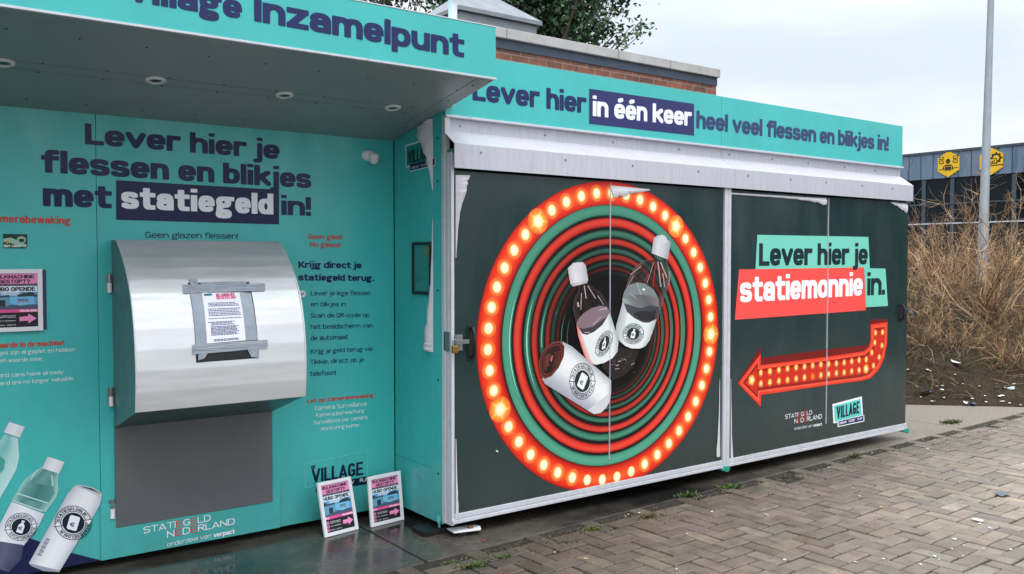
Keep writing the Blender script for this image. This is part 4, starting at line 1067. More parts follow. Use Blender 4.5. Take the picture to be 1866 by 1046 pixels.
# doors
DX = [(2.714, 5.008), (5.086, 7.478)]
doors = []
for x0, x1 in DX:
    g = MB(); g.box(x0, x1, Y_DOOR, Y_DOOR + 0.04, 0.142, 2.105)
    d = g.build('sliding_door', M['dark'], cont, bev=0.004); doors.append(d)
for d, p in ((doors[0], (1110, 600)), (doors[1], (1506, 600))):
    x = on_y(p, Y_DOOR)[0]
    g = MB(); g.box(x - 0.0012, x + 0.0012, Y_DOOR - 0.0115, Y_DOOR - 0.0003, 0.30 if d is doors[0] else 0.27, 2.09)
    g.build('vinyl_seam', M['alu'], d)
def pull(name, px, d, w, h):
    c = on_y(px, Y_DOOR); g = MB()
    g.box(c[0] - w / 2, c[0] + w / 2, Y_DOOR - 0.006, Y_DOOR - 0.0004, c[2] - h / 2, c[2] + h / 2)
    o = g.build('handle_plate', M['black'], d, bev=0.006)
    g = MB(); z = h / 2 - 0.02
    g.tube([(c[0], Y_DOOR - 0.006, c[2] + z), (c[0], Y_DOOR - 0.03, c[2] + z), (c[0], Y_DOOR - 0.045, c[2] + z - .03), (c[0], Y_DOOR - 0.045, c[2] - z + .03), (c[0], Y_DOOR - 0.03, c[2] - z), (c[0], Y_DOOR - 0.006, c[2] - z)], 0.011, n=10)
    g.build('handle', M['black'], o, smooth=True)
pull('', (857, 624), doors[0], 0.05, 0.205); pull('', (1639.5, 569), doors[1], 0.07, 0.165)

# --- ring artwork on the first door (flat print)
A = Art(DOOR, base=0.0008, step=0.00035)
L_, Rr, T_ = DOOR.uv((869, 620)), DOOR.uv((1307, 602)), DOOR.uv((1085, 332))
Bz = 0.1425; cx, cz, rx, rz = 3.911, 1.100, 1.049, 1.004
C0, UX, UY = np.array([cx, cz]), np.array([rx, 0]), np.array([0, rz])
def clipring(r0, r1, c0, c1, layer, shade=None, n=160):
    k = n + 1; pts, cs = [], []
    for r, cc in ((r0, c0), (r1, c1)):
        for i in range(k):
            t = 2 * math.pi * i / n; p = C0 + UX * r * math.cos(t) + UY * r * math.sin(t)
            p = np.array([min(p[0], 5.0070), min(max(p[1], Bz), 2.104)]); pts.append(p); f = shade(t) if shade else 1
            cs.append(tuple(min(255, x * f) for x in cc))
    A.tri(pts, [(i, i + 1, k + i + 1) for i in range(n)] + [(i, k + i + 1, k + i) for i in range(n)], cs, layer)
prof_red = [(1.0, (170, 24, 14)), (0.985, (226, 44, 24)), (0.96, (242, 64, 32)), (0.925, (252, 100, 48)), (0.885, (243, 62, 32)), (0.855, (204, 34, 20)), (0.838, (120, 18, 12)), (0.828, (20, 10, 8))]
for (r0, c0), (r1, c1) in zip(prof_red[:-1], prof_red[1:]): clipring(r0, r1, c0, c1, 1)
# tubes: outer and inner half width and height of every ring, measured on the print
TUBES = [((.867, .844), (.796, .773)), ((.788, .764), (.720, .701)), ((.710, .686), (.656, .637)), ((.650, .629), (.601, .586)), ((.588, .567), (.551, .534)), ((.544, .528), (.502, .492)), ((.499, .481), (.464, .456)), ((.458, .447), (.430, .423)), ((.425, .417), (.400, .396)), ((.395, .390), (.374, .374))]
while TUBES[-1][0][0] > .2:
    o_, i_ = TUBES[-2]; TUBES.append(((o_[0] * .885, o_[1] * .89), (i_[0] * .885, i_[1] * .89)))
C1 = np.array([3.911, 1.106])
def tring(o_, i_, f0, f1, c0, c1, layer, shade, a0=0.0, a1=2 * math.pi, n=128):
    pts, cs = [], []
    for f, cc in ((f0, c0), (f1, c1)):
        ax_, az_ = o_[0] + (i_[0] - o_[0]) * f, o_[1] + (i_[1] - o_[1]) * f
        for q in range(n + 1):
            t = a0 + (a1 - a0) * q / n; pts.append(C1 + (ax_ * math.cos(t), az_ * math.sin(t))); s_ = shade(t); cs.append(tuple(min(255, x * s_) for x in cc))
    A.tri(pts, [(q, q + 1, n + 2 + q) for q in range(n)] + [(q, n + 2 + q, n + 1 + q) for q in range(n)], cs, layer)
A.ell(C1, (.869, 0), (0, .846), (12, 12, 15), 1, 128, rim=(16, 15, 15))
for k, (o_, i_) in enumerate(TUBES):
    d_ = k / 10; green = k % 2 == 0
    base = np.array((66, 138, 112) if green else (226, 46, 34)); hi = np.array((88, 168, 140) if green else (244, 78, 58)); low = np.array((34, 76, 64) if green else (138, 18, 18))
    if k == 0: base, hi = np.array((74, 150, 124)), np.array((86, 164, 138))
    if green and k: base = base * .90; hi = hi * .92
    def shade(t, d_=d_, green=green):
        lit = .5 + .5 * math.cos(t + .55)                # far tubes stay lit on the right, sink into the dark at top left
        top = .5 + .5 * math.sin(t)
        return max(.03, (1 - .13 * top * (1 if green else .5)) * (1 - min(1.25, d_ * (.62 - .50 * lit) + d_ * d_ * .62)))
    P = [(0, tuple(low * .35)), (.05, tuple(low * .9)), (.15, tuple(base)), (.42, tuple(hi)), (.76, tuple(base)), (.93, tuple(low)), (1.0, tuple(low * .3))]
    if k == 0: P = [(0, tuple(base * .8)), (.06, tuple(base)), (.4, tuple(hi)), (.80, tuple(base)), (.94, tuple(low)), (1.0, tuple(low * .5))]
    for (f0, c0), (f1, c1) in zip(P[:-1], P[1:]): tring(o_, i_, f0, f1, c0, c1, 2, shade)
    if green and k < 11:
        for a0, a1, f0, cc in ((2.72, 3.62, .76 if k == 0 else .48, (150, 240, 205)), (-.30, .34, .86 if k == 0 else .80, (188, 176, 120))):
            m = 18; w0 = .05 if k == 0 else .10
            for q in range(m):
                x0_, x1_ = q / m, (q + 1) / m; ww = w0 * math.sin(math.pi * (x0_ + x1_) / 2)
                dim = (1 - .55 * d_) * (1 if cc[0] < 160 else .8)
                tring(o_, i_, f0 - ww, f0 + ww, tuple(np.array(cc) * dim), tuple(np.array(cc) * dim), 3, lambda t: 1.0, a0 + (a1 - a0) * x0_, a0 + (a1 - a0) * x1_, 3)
NB = 47
T0 = math.atan2((DOOR.uv((1293, 609))[1] - cz) / rz, (DOOR.uv((1293, 609))[0] - cx) / rx)
stars = [DOOR.uv(q) for q in ((972, 404), (1228, 408), (1293, 609), (916, 762))]
SI = [int(round((math.atan2((s_[1] - cz) / rz, (s_[0] - cx) / rx) - T0) / (2 * math.pi) * NB)) % NB for s_ in stars]
for i in range(NB):
    t = T0 + 2 * math.pi * i / NB
    p = C0 + UX * 0.925 * math.cos(t) + UY * 0.925 * math.sin(t)
    st = i in SI
    if p[1] < Bz + 0.012 : continue
    hr = 0.082 if st else 0.056
    if p[1] - hr > Bz and not st: A.ell(p, (hr, 0), (0, hr), (255, 178, 66) if st else (255, 176, 90), 4, 22, rim=(251, 98, 46))
    A.ell(p, (0.033, 0), (0, 0.036), (255, 240, 190), 6, 20, rim=(252, 214, 120)); A.ell(p, (0.026, 0), (0, 0.029), (255, 253, 236), 7, 16, rim=(255, 244, 196))
    if st: A.star(p, 0.088, 5); A.ell(p, (0.037, 0), (0, 0.039), (255, 255, 246), 8, 18, rim=(255, 236, 150))
o = A.build('ring_artwork', doors[0])
# --- bottles and can in front of the rings
A = Art(DOOR, base=0.0055, step=0.0003)
S = 2.9057
def D4(pts): return [(960 + x / S, 420 + y / S) for x, y in pts]
# right bottle: clear plastic, the rings show through
A.al = .55
gradpoly(A, D4([(672, 150), (610, 158), (560, 205), (530, 268), (512, 330), (500, 370)]), D4([(738, 158), (752, 205), (756, 262), (745, 300), (725, 360), (690, 470)]),
         [(120, 96, 94), (34, 28, 30), (60, 52, 52), (40, 36, 38), (58, 46, 44), (34, 32, 34), (118, 108, 106)], 1)
A.al = .85
gradpoly(A, D4([(502, 362), (510, 400), (530, 436), (565, 466)]), D4([(512, 325), (640, 300), (694, 360), (700, 420)]), [(168, 184, 180), (120, 128, 130), (104, 104, 110), (142, 128, 134)], 2)
A.px(D4([(502, 362), (512, 325), (535, 290), (580, 274), (625, 282), (668, 312), (694, 360), (640, 340), (580, 340), (530, 352)]), (132, 142, 144), 2)
A.px(D4([(512, 385), (522, 420), (560, 462), (610, 486), (655, 488), (682, 470), (699, 405), (650, 395), (600, 412), (560, 400)]), (70, 70, 76), 3)
A.px(D4([(560, 440), (600, 425), (650, 430), (680, 420), (672, 470), (640, 480), (600, 474)]), (44, 42, 48), 4)
A.al = .6
for a, b, w in (((690, 165), (706, 300), .012), ((668, 170), (632, 280), .005), ((705, 168), (738, 250), .012), ((545, 235), (600, 190), .005), ((580, 280), (600, 340), .010), ((540, 330), (575, 360), .006), ((716, 225), (726, 300), .010), ((530, 300), (560, 240), .004), ((752, 215), (748, 290), .006)):
    p, q = D4([a, b]); A.line([DOOR.uv(p), DOOR.uv(q)], w, (206, 196, 194), 5)
for a, b, w in (((676, 190), (664, 300), .010), ((640, 230), (620, 272), .008)):
    p, q = D4([a, b]); A.line([DOOR.uv(p), DOOR.uv(q)], w, (210, 50, 44), 5)
A.al = 1.0
A.ell(DOOR.uv(D4([(615, 312)])[0]), (0.013, 0), (0, 0.008), (226, 230, 232), 5, 12)
gradpoly(A, D4([(505, 372), (490, 430), (470, 500), (466, 540), (480, 580)]), D4([(528, 432), (540, 450), (520, 560), (510, 590), (520, 612)]), [(170, 174, 178), (222, 226, 226)], 3)
A.px(D4([(528, 432), (565, 464), (612, 487), (655, 489), (684, 468), (664, 530), (646, 580), (625, 612), (590, 625), (550, 624), (520, 612), (505, 590), (510, 540)]), (224, 231, 229), 3)
gradpoly(A, D4([(640, 489), (630, 560), (598, 624)]), D4([(684, 468), (660, 545), (625, 612)]), [(224, 231, 229), (176, 184, 186)], 4)
gradpoly(A, D4([(690, 24), (668, 40), (656, 120)]), D4([(757, 58), (756, 80), (742, 155)]), [(176, 176, 182), (214, 214, 218), (196, 196, 204), (158, 158, 168)], 5)
A.ell(DOOR.uv(D4([(716, 45)])[0]), np.array([0.040, -0.012]), np.array([0.006, 0.026]), (206, 206, 212), 6, 24)
u0 = DOOR.uv(D4([(560, 546)])[0]); ux = DOOR.uv(D4([(614, 556)])[0]) - u0; uy = DOOR.uv(D4([(572, 492)])[0]) - u0
emblem(A, u0, ux, uy, 6)
# dark crushed bottle behind
A.px(D4([(440, 640), (490, 620), (560, 632), (590, 640), (560, 720), (510, 770), (455, 790), (390, 720)]), (34, 24, 26), 1)
for i in range(26):
    a = (420 + random.random() * 150, 640 + random.random() * 120); p, q = D4([a, (a[0] + random.uniform(-18, 26), a[1] + random.uniform(-16, 10))])
    A.line([DOOR.uv(p), DOOR.uv(q)], random.uniform(.0018, .005), random.choice([(120, 90, 86), (180, 170, 166), (88, 60, 56), (70, 66, 70)]), 2)
# left bottle
A.al = .62
gradpoly(A, D4([(272, 288), (268, 320), (246, 360), (238, 410), (246, 450), (258, 492)]), D4([(322, 284), (345, 300), (388, 326), (414, 365), (430, 400), (436, 430)]),
         [(80, 60, 60), (24, 20, 24), (52, 38, 40), (28, 26, 30), (44, 34, 36), (62, 56, 58)], 4)
A.al = .88
gradpoly(A, D4([(259, 498), (262, 520), (280, 545)]), D4([(268, 470), (385, 398), (433, 424)]), [(128, 120, 126), (170, 138, 146), (150, 128, 134), (178, 150, 158)], 5)
A.px(D4([(268, 470), (296, 438), (340, 410), (385, 398), (418, 402), (433, 424), (428, 455), (395, 500), (350, 535), (312, 550), (280, 545), (262, 520)]), (140, 118, 126), 5)
A.px(D4([(262, 515), (280, 545), (312, 550), (350, 535), (395, 500), (428, 455), (400, 468), (350, 508), (300, 520)]), (66, 62, 68), 6)
A.al = .65
for a, b, w in (((300, 292), (310, 360), .008), ((318, 292), (360, 360), .006), ((270, 405), (265, 380), .014), ((345, 500), (395, 452), .005), ((380, 420), (420, 412), .007), ((285, 330), (282, 420), .006), ((372, 345), (402, 392), .005), ((300, 540), (330, 540), .006)):
    p, q = D4([a, b]); A.line([DOOR.uv(p), DOOR.uv(q)], w, (224, 200, 200), 7)
A.al = 1.0
gradpoly(A, D4([(259, 500), (268, 560), (300, 660), (322, 700)]), D4([(290, 546), (310, 600), (345, 690), (362, 710)]), [(226, 120, 112), (226, 226, 228)], 6)
A.px(D4([(285, 546), (315, 552), (352, 536), (396, 500), (436, 436), (462, 520), (480, 590), (476, 640), (450, 675), (405, 700), (362, 711), (340, 690), (312, 610)]), (228, 232, 232), 6)
gradpoly(A, D4([(420, 470), (452, 560), (452, 660)]), D4([(437, 440), (481, 590), (476, 642)]), [(228, 232, 232), (176, 186, 184)], 7)
gradpoly(A, D4([(240, 172), (212, 200), (226, 282)]), D4([(292, 166), (308, 185), (321, 262)]), [(190, 182, 186), (222, 220, 224), (206, 204, 210), (178, 176, 184)], 8)
gradpoly(A, D4([(226, 282), (238, 297)]), D4([(321, 262), (316, 278)]), [(168, 160, 164), (200, 196, 202), (160, 156, 164)], 8)
A.ell(DOOR.uv(D4([(264, 192)])[0]), np.array([0.036, 0.018]), np.array([-0.006, 0.020]), (212, 208, 212), 9, 24)
u0 = DOOR.uv(D4([(405, 598)])[0]); ux = DOOR.uv(D4([(450, 580)])[0]) - u0; uy = DOOR.uv(D4([(415, 532)])[0]) - u0
emblem(A, u0, ux, uy, 9)
# can
gradpoly(A, D4([(186, 588), (235, 614), (442, 792), (442, 850)]), D4([(76, 785), (92, 812), (318, 952), (352, 970)]), [(168, 168, 176), (232, 232, 236), (240, 240, 242), (226, 227, 232), (186, 188, 198), (160, 160, 170)], 8)
A.px(D4([(318, 952), (442, 850), (436, 900), (415, 940), (385, 966), (352, 971)]), (206, 207, 212), 8)
lid = [(58, 705), (70, 655), (95, 618), (135, 590), (175, 585), (195, 612), (192, 665), (165, 725), (125, 772), (90, 785), (68, 768)]
A.px(D4(lid), (132, 66, 56), 10)
mid = np.mean(lid, 0); sh_ = lambda k: D4([tuple(mid + (np.array(q) - mid) * k) for q in lid])
A.px(sh_(.93), (62, 26, 26), 11); A.px(sh_(.84), (108, 46, 40), 12); A.px(sh_(.76), (46, 20, 20), 13)
e0 = sh_(.72); gradpoly(A, [e0[1], e0[0], e0[10]], [e0[5], e0[6], e0[7]], [(58, 24, 24), (120, 54, 46), (66, 28, 28), (94, 38, 34)], 14)
A.px(D4([(108, 690), (122, 650), (140, 645), (142, 672), (132, 712), (112, 722)]), (40, 16, 18), 16)
A.px(D4([(116, 686), (126, 660), (134, 662), (126, 696)]), (168, 96, 84), 17)
A.px(D4([(100, 720), (128, 715), (118, 744), (98, 748)]), (24, 10, 12), 16)
u0 = DOOR.uv(D4([(290, 797)])[0]); ux = DOOR.uv(D4([(348, 842)])[0]) - u0; uy = DOOR.uv(D4([(322, 712)])[0]) - u0
emblem(A, u0, ux * 1.02, uy * 1.0, 10, kind='can', word='STATIEGELDBLIK')
A.build('bottle_artwork', doors[0])
g_ = Art(DOOR); g_.px([(903, 820), (907, 821), (908, 824), (904, 823)], (220, 222, 226), 1); g_.build('vinyl_chip', doors[0])

# --- second door print
A = Art(DOOR, base=0.0008, step=0.0005)
S5 = 2.616
def D5(pts): return [(1310 + x / S5, 400 + y / S5) for x, y in pts]
TEALB = (120, 208, 188)
A.px(D5([(183, 73), (712, 83), (719, 234), (174, 236)]), TEALB, 1)
A.px(D5([(692, 232), (793, 234), (805, 412), (700, 418)]), TEALB, 2)
A.px(D5([(95, 238), (690, 228), (700, 433), (75, 478)]), (250, 84, 78), 3)
def T5(s, a, b, t, col, wt, l): pa, pb = D5([a])[0], D5([b])[0]; A.text(s, pa, pb, D5([(a[0], t)])[0], col, wt, l)
T5('Lever hier je', (190, 221), (708, 214), 113, (28, 48, 50), COND, 4)
T5('statiemonnie', (99, 396), (684, 362), 275, (246, 246, 250), COND, 4)
T5('in.', (705, 362), (790, 358), 258, (28, 48, 50), COND, 4)
A.px(D5([(90, 778), (196, 606), (200, 660), (500, 620), (690, 600), (712, 588), (721, 570), (721, 478), (803, 474), (803, 500), (722, 560), (690, 640), (198, 700), (130, 780)]), (118, 20, 18), 1)
A.px(D5([(90, 780), (198, 640), (198, 694), (510, 655), (690, 628), (714, 606), (722, 580), (722, 500), (803, 489), (801, 590), (787, 660), (762, 715), (722, 756), (680, 768), (510, 790), (200, 836), (198, 893)]), (236, 58, 38), 2)
A.px(D5([(100, 780), (190, 660), (190, 702), (510, 663), (694, 635), (720, 610), (730, 584), (730, 507), (796, 498), (794, 594), (780, 656), (756, 708), (718, 749), (680, 760), (510, 782), (192, 827), (190, 872)]), (250, 86, 60), 3)
A.px(D5([(112, 778), (184, 680), (184, 714), (510, 673), (696, 645), (727, 616), (738, 588), (738, 518), (789, 512), (787, 596), (772, 655), (748, 702), (712, 740), (676, 751), (510, 772), (184, 815), (184, 850)]), (150, 22, 18), 4)
A.px(D5([(122, 779), (180, 698), (180, 728), (510, 686), (700, 658), (736, 622), (746, 590), (746, 532), (784, 527), (782, 596), (768, 650), (745, 694), (712, 729), (676, 738), (510, 758), (180, 802), (180, 835)]), (206, 42, 26), 5)
bulbs = [(154, 765), (198, 732), (198, 783), (241, 725), (241, 776), (284, 718), (284, 770), (325, 711), (325, 765), (366, 706), (366, 759), (406, 702), (406, 753), (445, 697), (445, 748), (484, 692), (484, 743), (521, 690), (521, 738), (558, 687), (558, 733), (595, 683), (595, 729), (631, 677), (631, 724), (666, 671), (666, 718), (700, 667), (699, 712), (727, 635), (735, 697), (741, 587), (762, 657), (744, 541), (775, 601), (778, 538)]
for i, q in enumerate(bulbs):
    p = DOOR.uv(D5([q])[0]); st = i in (0, 28)
    A.ell(p, (0.034, 0), (0, 0.034), (255, 150, 40), 6, 18, rim=(214, 50, 28))
    A.ell(p, (0.020, 0), (0, 0.026), (255, 240, 170), 7, 16, rim=(244, 176, 70))
    A.ell(p + (0, -0.021), (0.012, 0), (0, 0.008), (204, 120, 50), 7, 10)
    if st: A.star(p, 0.05, 8, (210, 46, 28)); A.ell(p, (0.02, 0), (0, 0.026), (255, 255, 240), 9, 16, rim=(255, 226, 130))
statiegeld_logo(A, *[D5([q])[0] for q in ((315, 951), (443, 929), (315, 930), (358, 973), (490, 948), (358, 951), (358, 1004), (490, 981), (358, 990))], 2)
A.px(D5([(540, 880), (680, 843), (686, 932), (692, 934), (692, 962), (565, 990), (565, 968), (545, 972)]), (236, 240, 244), 2)
A.px(D5([(547, 889), (674, 855), (680, 932), (552, 964)]), (96, 206, 196), 3)
A.px(D5([(569, 962), (688, 934), (688, 958), (570, 984)]), (36, 40, 92), 4)
T5('VILLAGE', (560, 951), (668, 922), 893, (22, 34, 56), CAPS, 5); T5('THE', (557, 905), (570, 901), 893, (22, 34, 56), MED, 5)
for s, a, b in (('DREAM', (573, 977), (606, 969)), ('STUDY', (617, 967), (648, 960)), ('PLAY', (659, 957), (683, 951))): T5(s, a, b, a[1] - 11, WHITE, BOLD, 5)
A.build('arrow_artwork', doors[1])

# village sticker on the teal side, black frame beside it
t = thing('village_sticker', 'small teal and navy village sticker high on the container side under the canopy', 'sticker', tuple(on_x((765, 285), X_SIDE)))
A = Art(SIDE)
A.px([(739, 264.5), (790, 249), (790, 288), (794.5, 288), (794.5, 302), (748, 313), (747.5, 305), (740, 306)], (212, 226, 228), 1)
A.px([(741, 267), (788.5, 252.5), (788.5, 290), (741.5, 303)], (40, 140, 135), 2)
A.px([(747.5, 299.5), (793, 288.5), (793, 300.5), (748.5, 311)], (22, 34, 66), 3)
A.text('VILLAGE', (744.5, 299), (787, 288), (744.5, 275), (18, 34, 50), CAPS, 4)
A.text('DREAM', (751, 308), (764, 305), (751, 304), WHITE, MED, 4); A.text('STUDY', (768, 304), (779, 301.5), (768, 300), WHITE, MED, 4)
A.build('sticker_print', t)
p0, p1 = on_x((753, 441.5), X_SIDE), on_x((787.7, 538), X_SIDE)
fr = thing('display_frame', 'black document frame with a clear pane on the teal container side', 'frame', (X_SIDE, p0[1], p1[2]))
y0, y1, z0, z1 = p1[1], p0[1], p1[2], p0[2]
g = MB(); e = 0.018
for q in ((y0, y0 + e, z0, z1), (y1 - e, y1, z0, z1), (y0 + e, y1 - e, z0, z0 + e), (y0 + e, y1 - e, z1 - e, z1)): g.box(X_SIDE - 0.012, X_SIDE - 0.0005, *q)
g.build('frame', M['black'], fr, bev=0.001)
mg = mat('clear_pane', (52, 138, 134), 0.06, spec=0.5, var=0.05)
g = MB(); g.box(X_SIDE - 0.004, X_SIDE - 0.0006, y0 + e, y1 - e, z0 + e, z1 - e); g.build('pane', mg, fr)
g = MB(); g.box(X_SIDE - 0.0055, X_SIDE - 0.0042, y0 + e + .002, y0 + e + .05, z1 - e - .07, z1 - e - .01); g.build('paper_scrap', mat('yellowed_paper', (120, 130, 80), 0.6), fr)

# peeling vinyl
def flap(name, rows, parent, m=None, nsub=6):
    """rows: list of (edge point, tip point, lift) giving a curled sheet along an edge"""
    g = MB(); P = []; rr = np.random.default_rng(int(abs(rows[0][0][2]) * 1000) + len(rows))
    R2 = []                                         # resample so that creases and a ragged edge can form
    for q0, q1 in zip(rows[:-1], rows[1:]):
        for s in (0, .25, .5, .75): R2.append([np.array(q0[m]) * (1 - s) + np.array(q1[m]) * s for m in range(3)] + [np.array(q0[3])])
    R2.append([np.array(v) for v in rows[-1][:3]] + [np.array(rows[-1][3])])
    for a, b, lift, nrm in R2:
        w = np.linalg.norm(b - a); b = b + (b - a) * rr.normal(0, .05) + rr.normal(0, min(.004, .06 * w), 3) * (1 - np.abs(nrm)); line = []; c1 = rr.normal(0, .10)
        for i in range(nsub + 1):
            s = i / nsub; line.append(a + (b - a) * s + nrm * (max(0.0, .62 * lift * (math.sin(s * math.pi * 0.85) + c1 * s + rr.normal(0, .05) * s)) + 0.002))
        P.append(line)
    g.grid(P); o = g.build(name, m or M['peel'], parent, smooth=False, solid=0.0009)
    return o
nx, ny = (-1, 0, 0), (0, -1, 0)
sx_ = lambda p: on_x(p, X_SIDE); dy_ = lambda p: on_y(p, Y_DOOR)
flap('peeled_vinyl', [(sx_((789, 216)), sx_((777, 222)), .03, nx), (sx_((789, 232)), sx_((764, 232)), .045, nx), (sx_((789, 248)), sx_((763, 247)), .05, nx), (sx_((789.3, 268)), sx_((769, 262)), .045, nx), (sx_((789.5, 290)), sx_((778, 282)), .035, nx), (sx_((789.5, 318)), sx_((784, 310)), .02, nx), (sx_((789.7, 349)), sx_((788.8, 346)), .004, nx)], side)
flap('peeled_vinyl', [(sx_((789.7, 400)), sx_((788.8, 400)), .003, nx), (sx_((789.8, 480)), sx_((787, 480)), .010, nx), (sx_((790, 540)), sx_((784, 538)), .02, nx), (sx_((790, 590)), sx_((779, 588)), .035, nx), (sx_((790, 625)), sx_((776.5, 622)), .04, nx), (sx_((790, 642)), sx_((775.5, 639)), .04, nx)], side)
flap('peeled_vinyl', [(dy_((830, 319)), dy_((856, 319)), .012, ny), (dy_((830, 335)), dy_((853, 330)), .022, ny), (dy_((830, 352)), dy_((847, 348)), .024, ny), (dy_((830, 380)), dy_((839, 378)), .018, ny), (dy_((830, 420)), dy_((833.5, 420)), .008, ny), (dy_((830, 470)), dy_((831, 470)), .003, ny)], doors[0])
flap('peeled_vinyl', [(dy_((830, 800)), dy_((831, 800)), .003, ny), (dy_((830, 870)), dy_((832.5, 870)), .006, ny), (dy_((830, 910)), dy_((834, 908)), .01, ny), (dy_((830, 938)), dy_((835.5, 937)), .01, ny)], doors[0])
flap('peeled_vinyl', [(dy_((1110.5, 338)), dy_((1118, 361)), .014, ny), (dy_((1125, 339)), dy_((1130, 357)), .018, ny), (dy_((1145, 341)), dy_((1150, 353)), .016, ny), (dy_((1184, 345)), dy_((1184, 347)), .003, ny)], doors[0])
flap('peeled_vinyl', [(dy_((1331, 351)), dy_((1331, 354)), .008, ny), (dy_((1400, 355)), dy_((1400, 359)), .010, ny), (dy_((1450, 358)), dy_((1450, 363)), .014, ny), (dy_((1480, 360)), dy_((1482, 368)), .018, ny), (dy_((1505, 361)), dy_((1504, 374)), .018, ny)], doors[1])
flap('peeled_vinyl', [(dy_((1622, 368)), dy_((1622, 369)), .003, ny), (dy_((1636, 370)), dy_((1634, 376)), .014, ny), (dy_((1647, 371)), dy_((1644, 384)), .02, ny), (dy_((1653, 372)), dy_((1650, 389)), .02, ny)], doors[1])
flap('peeled_vinyl', [(dy_((1331, 690)), dy_((1331.6, 690)), .002, ny), (dy_((1331, 790)), dy_((1333, 790)), .006, ny), (dy_((1331, 845)), dy_((1336, 844)), .012, ny)], doors[1])
flap('peeled_vinyl', [(dy_((1311.5, 690)), dy_((1311, 690)), .002, ny), (dy_((1311.5, 770)), dy_((1308.5, 770)), .008, ny), (dy_((1312, 832)), dy_((1305, 834)), .012, ny)], doors[0])
flap('peeled_vinyl', [((X_SIDE - .001, Y_BODY + .05, .11), (X_SIDE - .012, Y_BODY + .03, .06), .006, nx), ((X_SIDE - .001, Y_BODY + .012, .10), (X_SIDE - .014, Y_BODY + .0, .045), .006, nx)], side, M['teal'])

# padlock and latches
pc = on_y((829, 634), 4.19)
lk = thing('brass_padlock', 'small brass padlock hanging on the latch of the left sliding door', 'padlock', tuple(pc))
g = MB(); g.box(pc[0] - .018, pc[0] + .018, pc[1] - .01, pc[1] + .01, pc[2] - .030, pc[2] + .012); g.build('body', M['brass'], lk, bev=0.004)
g = MB(); g.tube([(pc[0] - .011, pc[1], pc[2] + .010), (pc[0] - .012, pc[1], pc[2] + .035), (pc[0] - .006, pc[1], pc[2] + .047), (pc[0] + .006, pc[1], pc[2] + .047), (pc[0] + .012, pc[1], pc[2] + .035), (pc[0] + .011, pc[1], pc[2] + .010)], 0.0035, n=8); g.build('shackle', M['steel'], lk, smooth=True)
g = MB(); zc = pc[2] + .03
g.box(X_SIDE - .004, X_SIDE + .0008, 4.25, 4.31, zc - .055, zc + .055); g.box(X_SIDE - .008, X_SIDE + .10, 4.2, 4.208, zc - .012, zc + .012); g.box(X_SIDE + .022, X_SIDE + .06, 4.21, 4.233, zc - .05, zc + .04)
latch = g.build('latch', M['steel'], cont, bev=0.001)
g = MB(); lc = on_y((1656, 568), 4.2)
g.box(lc[0] - .01, lc[0] + .02, 4.20, 4.24, lc[2] - .02, lc[2] + .025); g.tube([(lc[0] + .01, 4.2, lc[2]), (lc[0] + .035, 4.19, lc[2] - .01), (lc[0] + .055, 4.19, lc[2] - .055)], .007, n=8); g.build('latch', M['steel'], cont)
# bracket at the canopy corner and mast on top of it
g = MB(); g.box(2.694, 2.735, 4.262, 4.303, 2.47, 2.545); g.build('bracket', M['alu'], cont, bev=0.002)
mb = on_y((825, 30), 4.05)
mast = thing('signal_mast', 'short white mast with a wide cap standing on the canopy roof', 'mast', (mb[0], 4.05, 2.70))
g = MB(); g.box(mb[0] - .018, mb[0] + .018, 4.03, 4.07, 2.7005, 3.01); g.build('post', M['white'], mast, bev=0.004)
g = MB(); g.lathe([(0.02, 0), (0.055, .015), (0.06, .05), (0.05, .13), (0.02, .15)], Matrix.Translation((mb[0], 4.05, 3.0))); g.build('cap', M['white'], mast, smooth=True)

# ------------------------------------------------------------------ brick building behind, trees
def brickmat():
    m, n, l, b = nodes_of('red_brick')
    t = n.new('ShaderNodeTexCoord'); s = n.new('ShaderNodeSeparateXYZ'); l.new(t.outputs['Object'], s.inputs[0])
    ad = n.new('ShaderNodeMath'); ad.operation = 'ADD'; l.new(s.outputs[0], ad.inputs[0]); l.new(s.outputs[1], ad.inputs[1])
    cb = n.new('ShaderNodeCombineXYZ'); l.new(ad.outputs[0], cb.inputs[0]); l.new(s.outputs[2], cb.inputs[1])
    bt = n.new('ShaderNodeTexBrick'); bt.inputs['Scale'].default_value = 1.0
    bt.inputs['Brick Width'].default_value = 0.22; bt.inputs['Row Height'].default_value = 0.0625; bt.inputs['Mortar Size'].default_value = 0.006; bt.inputs['Bias'].default_value = -0.1
    bt.inputs['Color1'].default_value = (*lin((140, 84, 66)), 1); bt.inputs['Color2'].default_value = (*lin((96, 66, 58)), 1); bt.inputs['Mortar'].default_value = (*lin((136, 122, 110)), 1)
    l.new(cb.outputs[0], bt.inputs['Vector'])
    z = n.new('ShaderNodeTexNoise'); z.inputs['Scale'].default_value = 14; z.inputs['Detail'].default_value = 8; l.new(t.outputs['Object'], z.inputs['Vector'])
    mr_ = n.new('ShaderNodeMapRange'); mr_.inputs[1].default_value = .3; mr_.inputs[2].default_value = .7; mr_.inputs[3].default_value = .75; mr_.inputs[4].default_value = 1.25; l.new(z.outputs['Fac'], mr_.inputs[0])
    v = n.new('ShaderNodeVectorMath'); v.operation = 'SCALE'; l.new(bt.outputs['Color'], v.inputs[0]); l.new(mr_.outputs[0], v.inputs['Scale']); l.new(v.outputs[0], b.inputs['Base Color'])
    b.inputs['Roughness'].default_value = 0.85
    bp = n.new('ShaderNodeBump'); bp.invert = True; bp.inputs['Strength'].default_value = 0.7; bp.inputs['Distance'].default_value = 0.01
    l.new(bt.outputs['Fac'], bp.inputs['Height']); l.new(bp.outputs[0], b.inputs['Normal'])
    return m
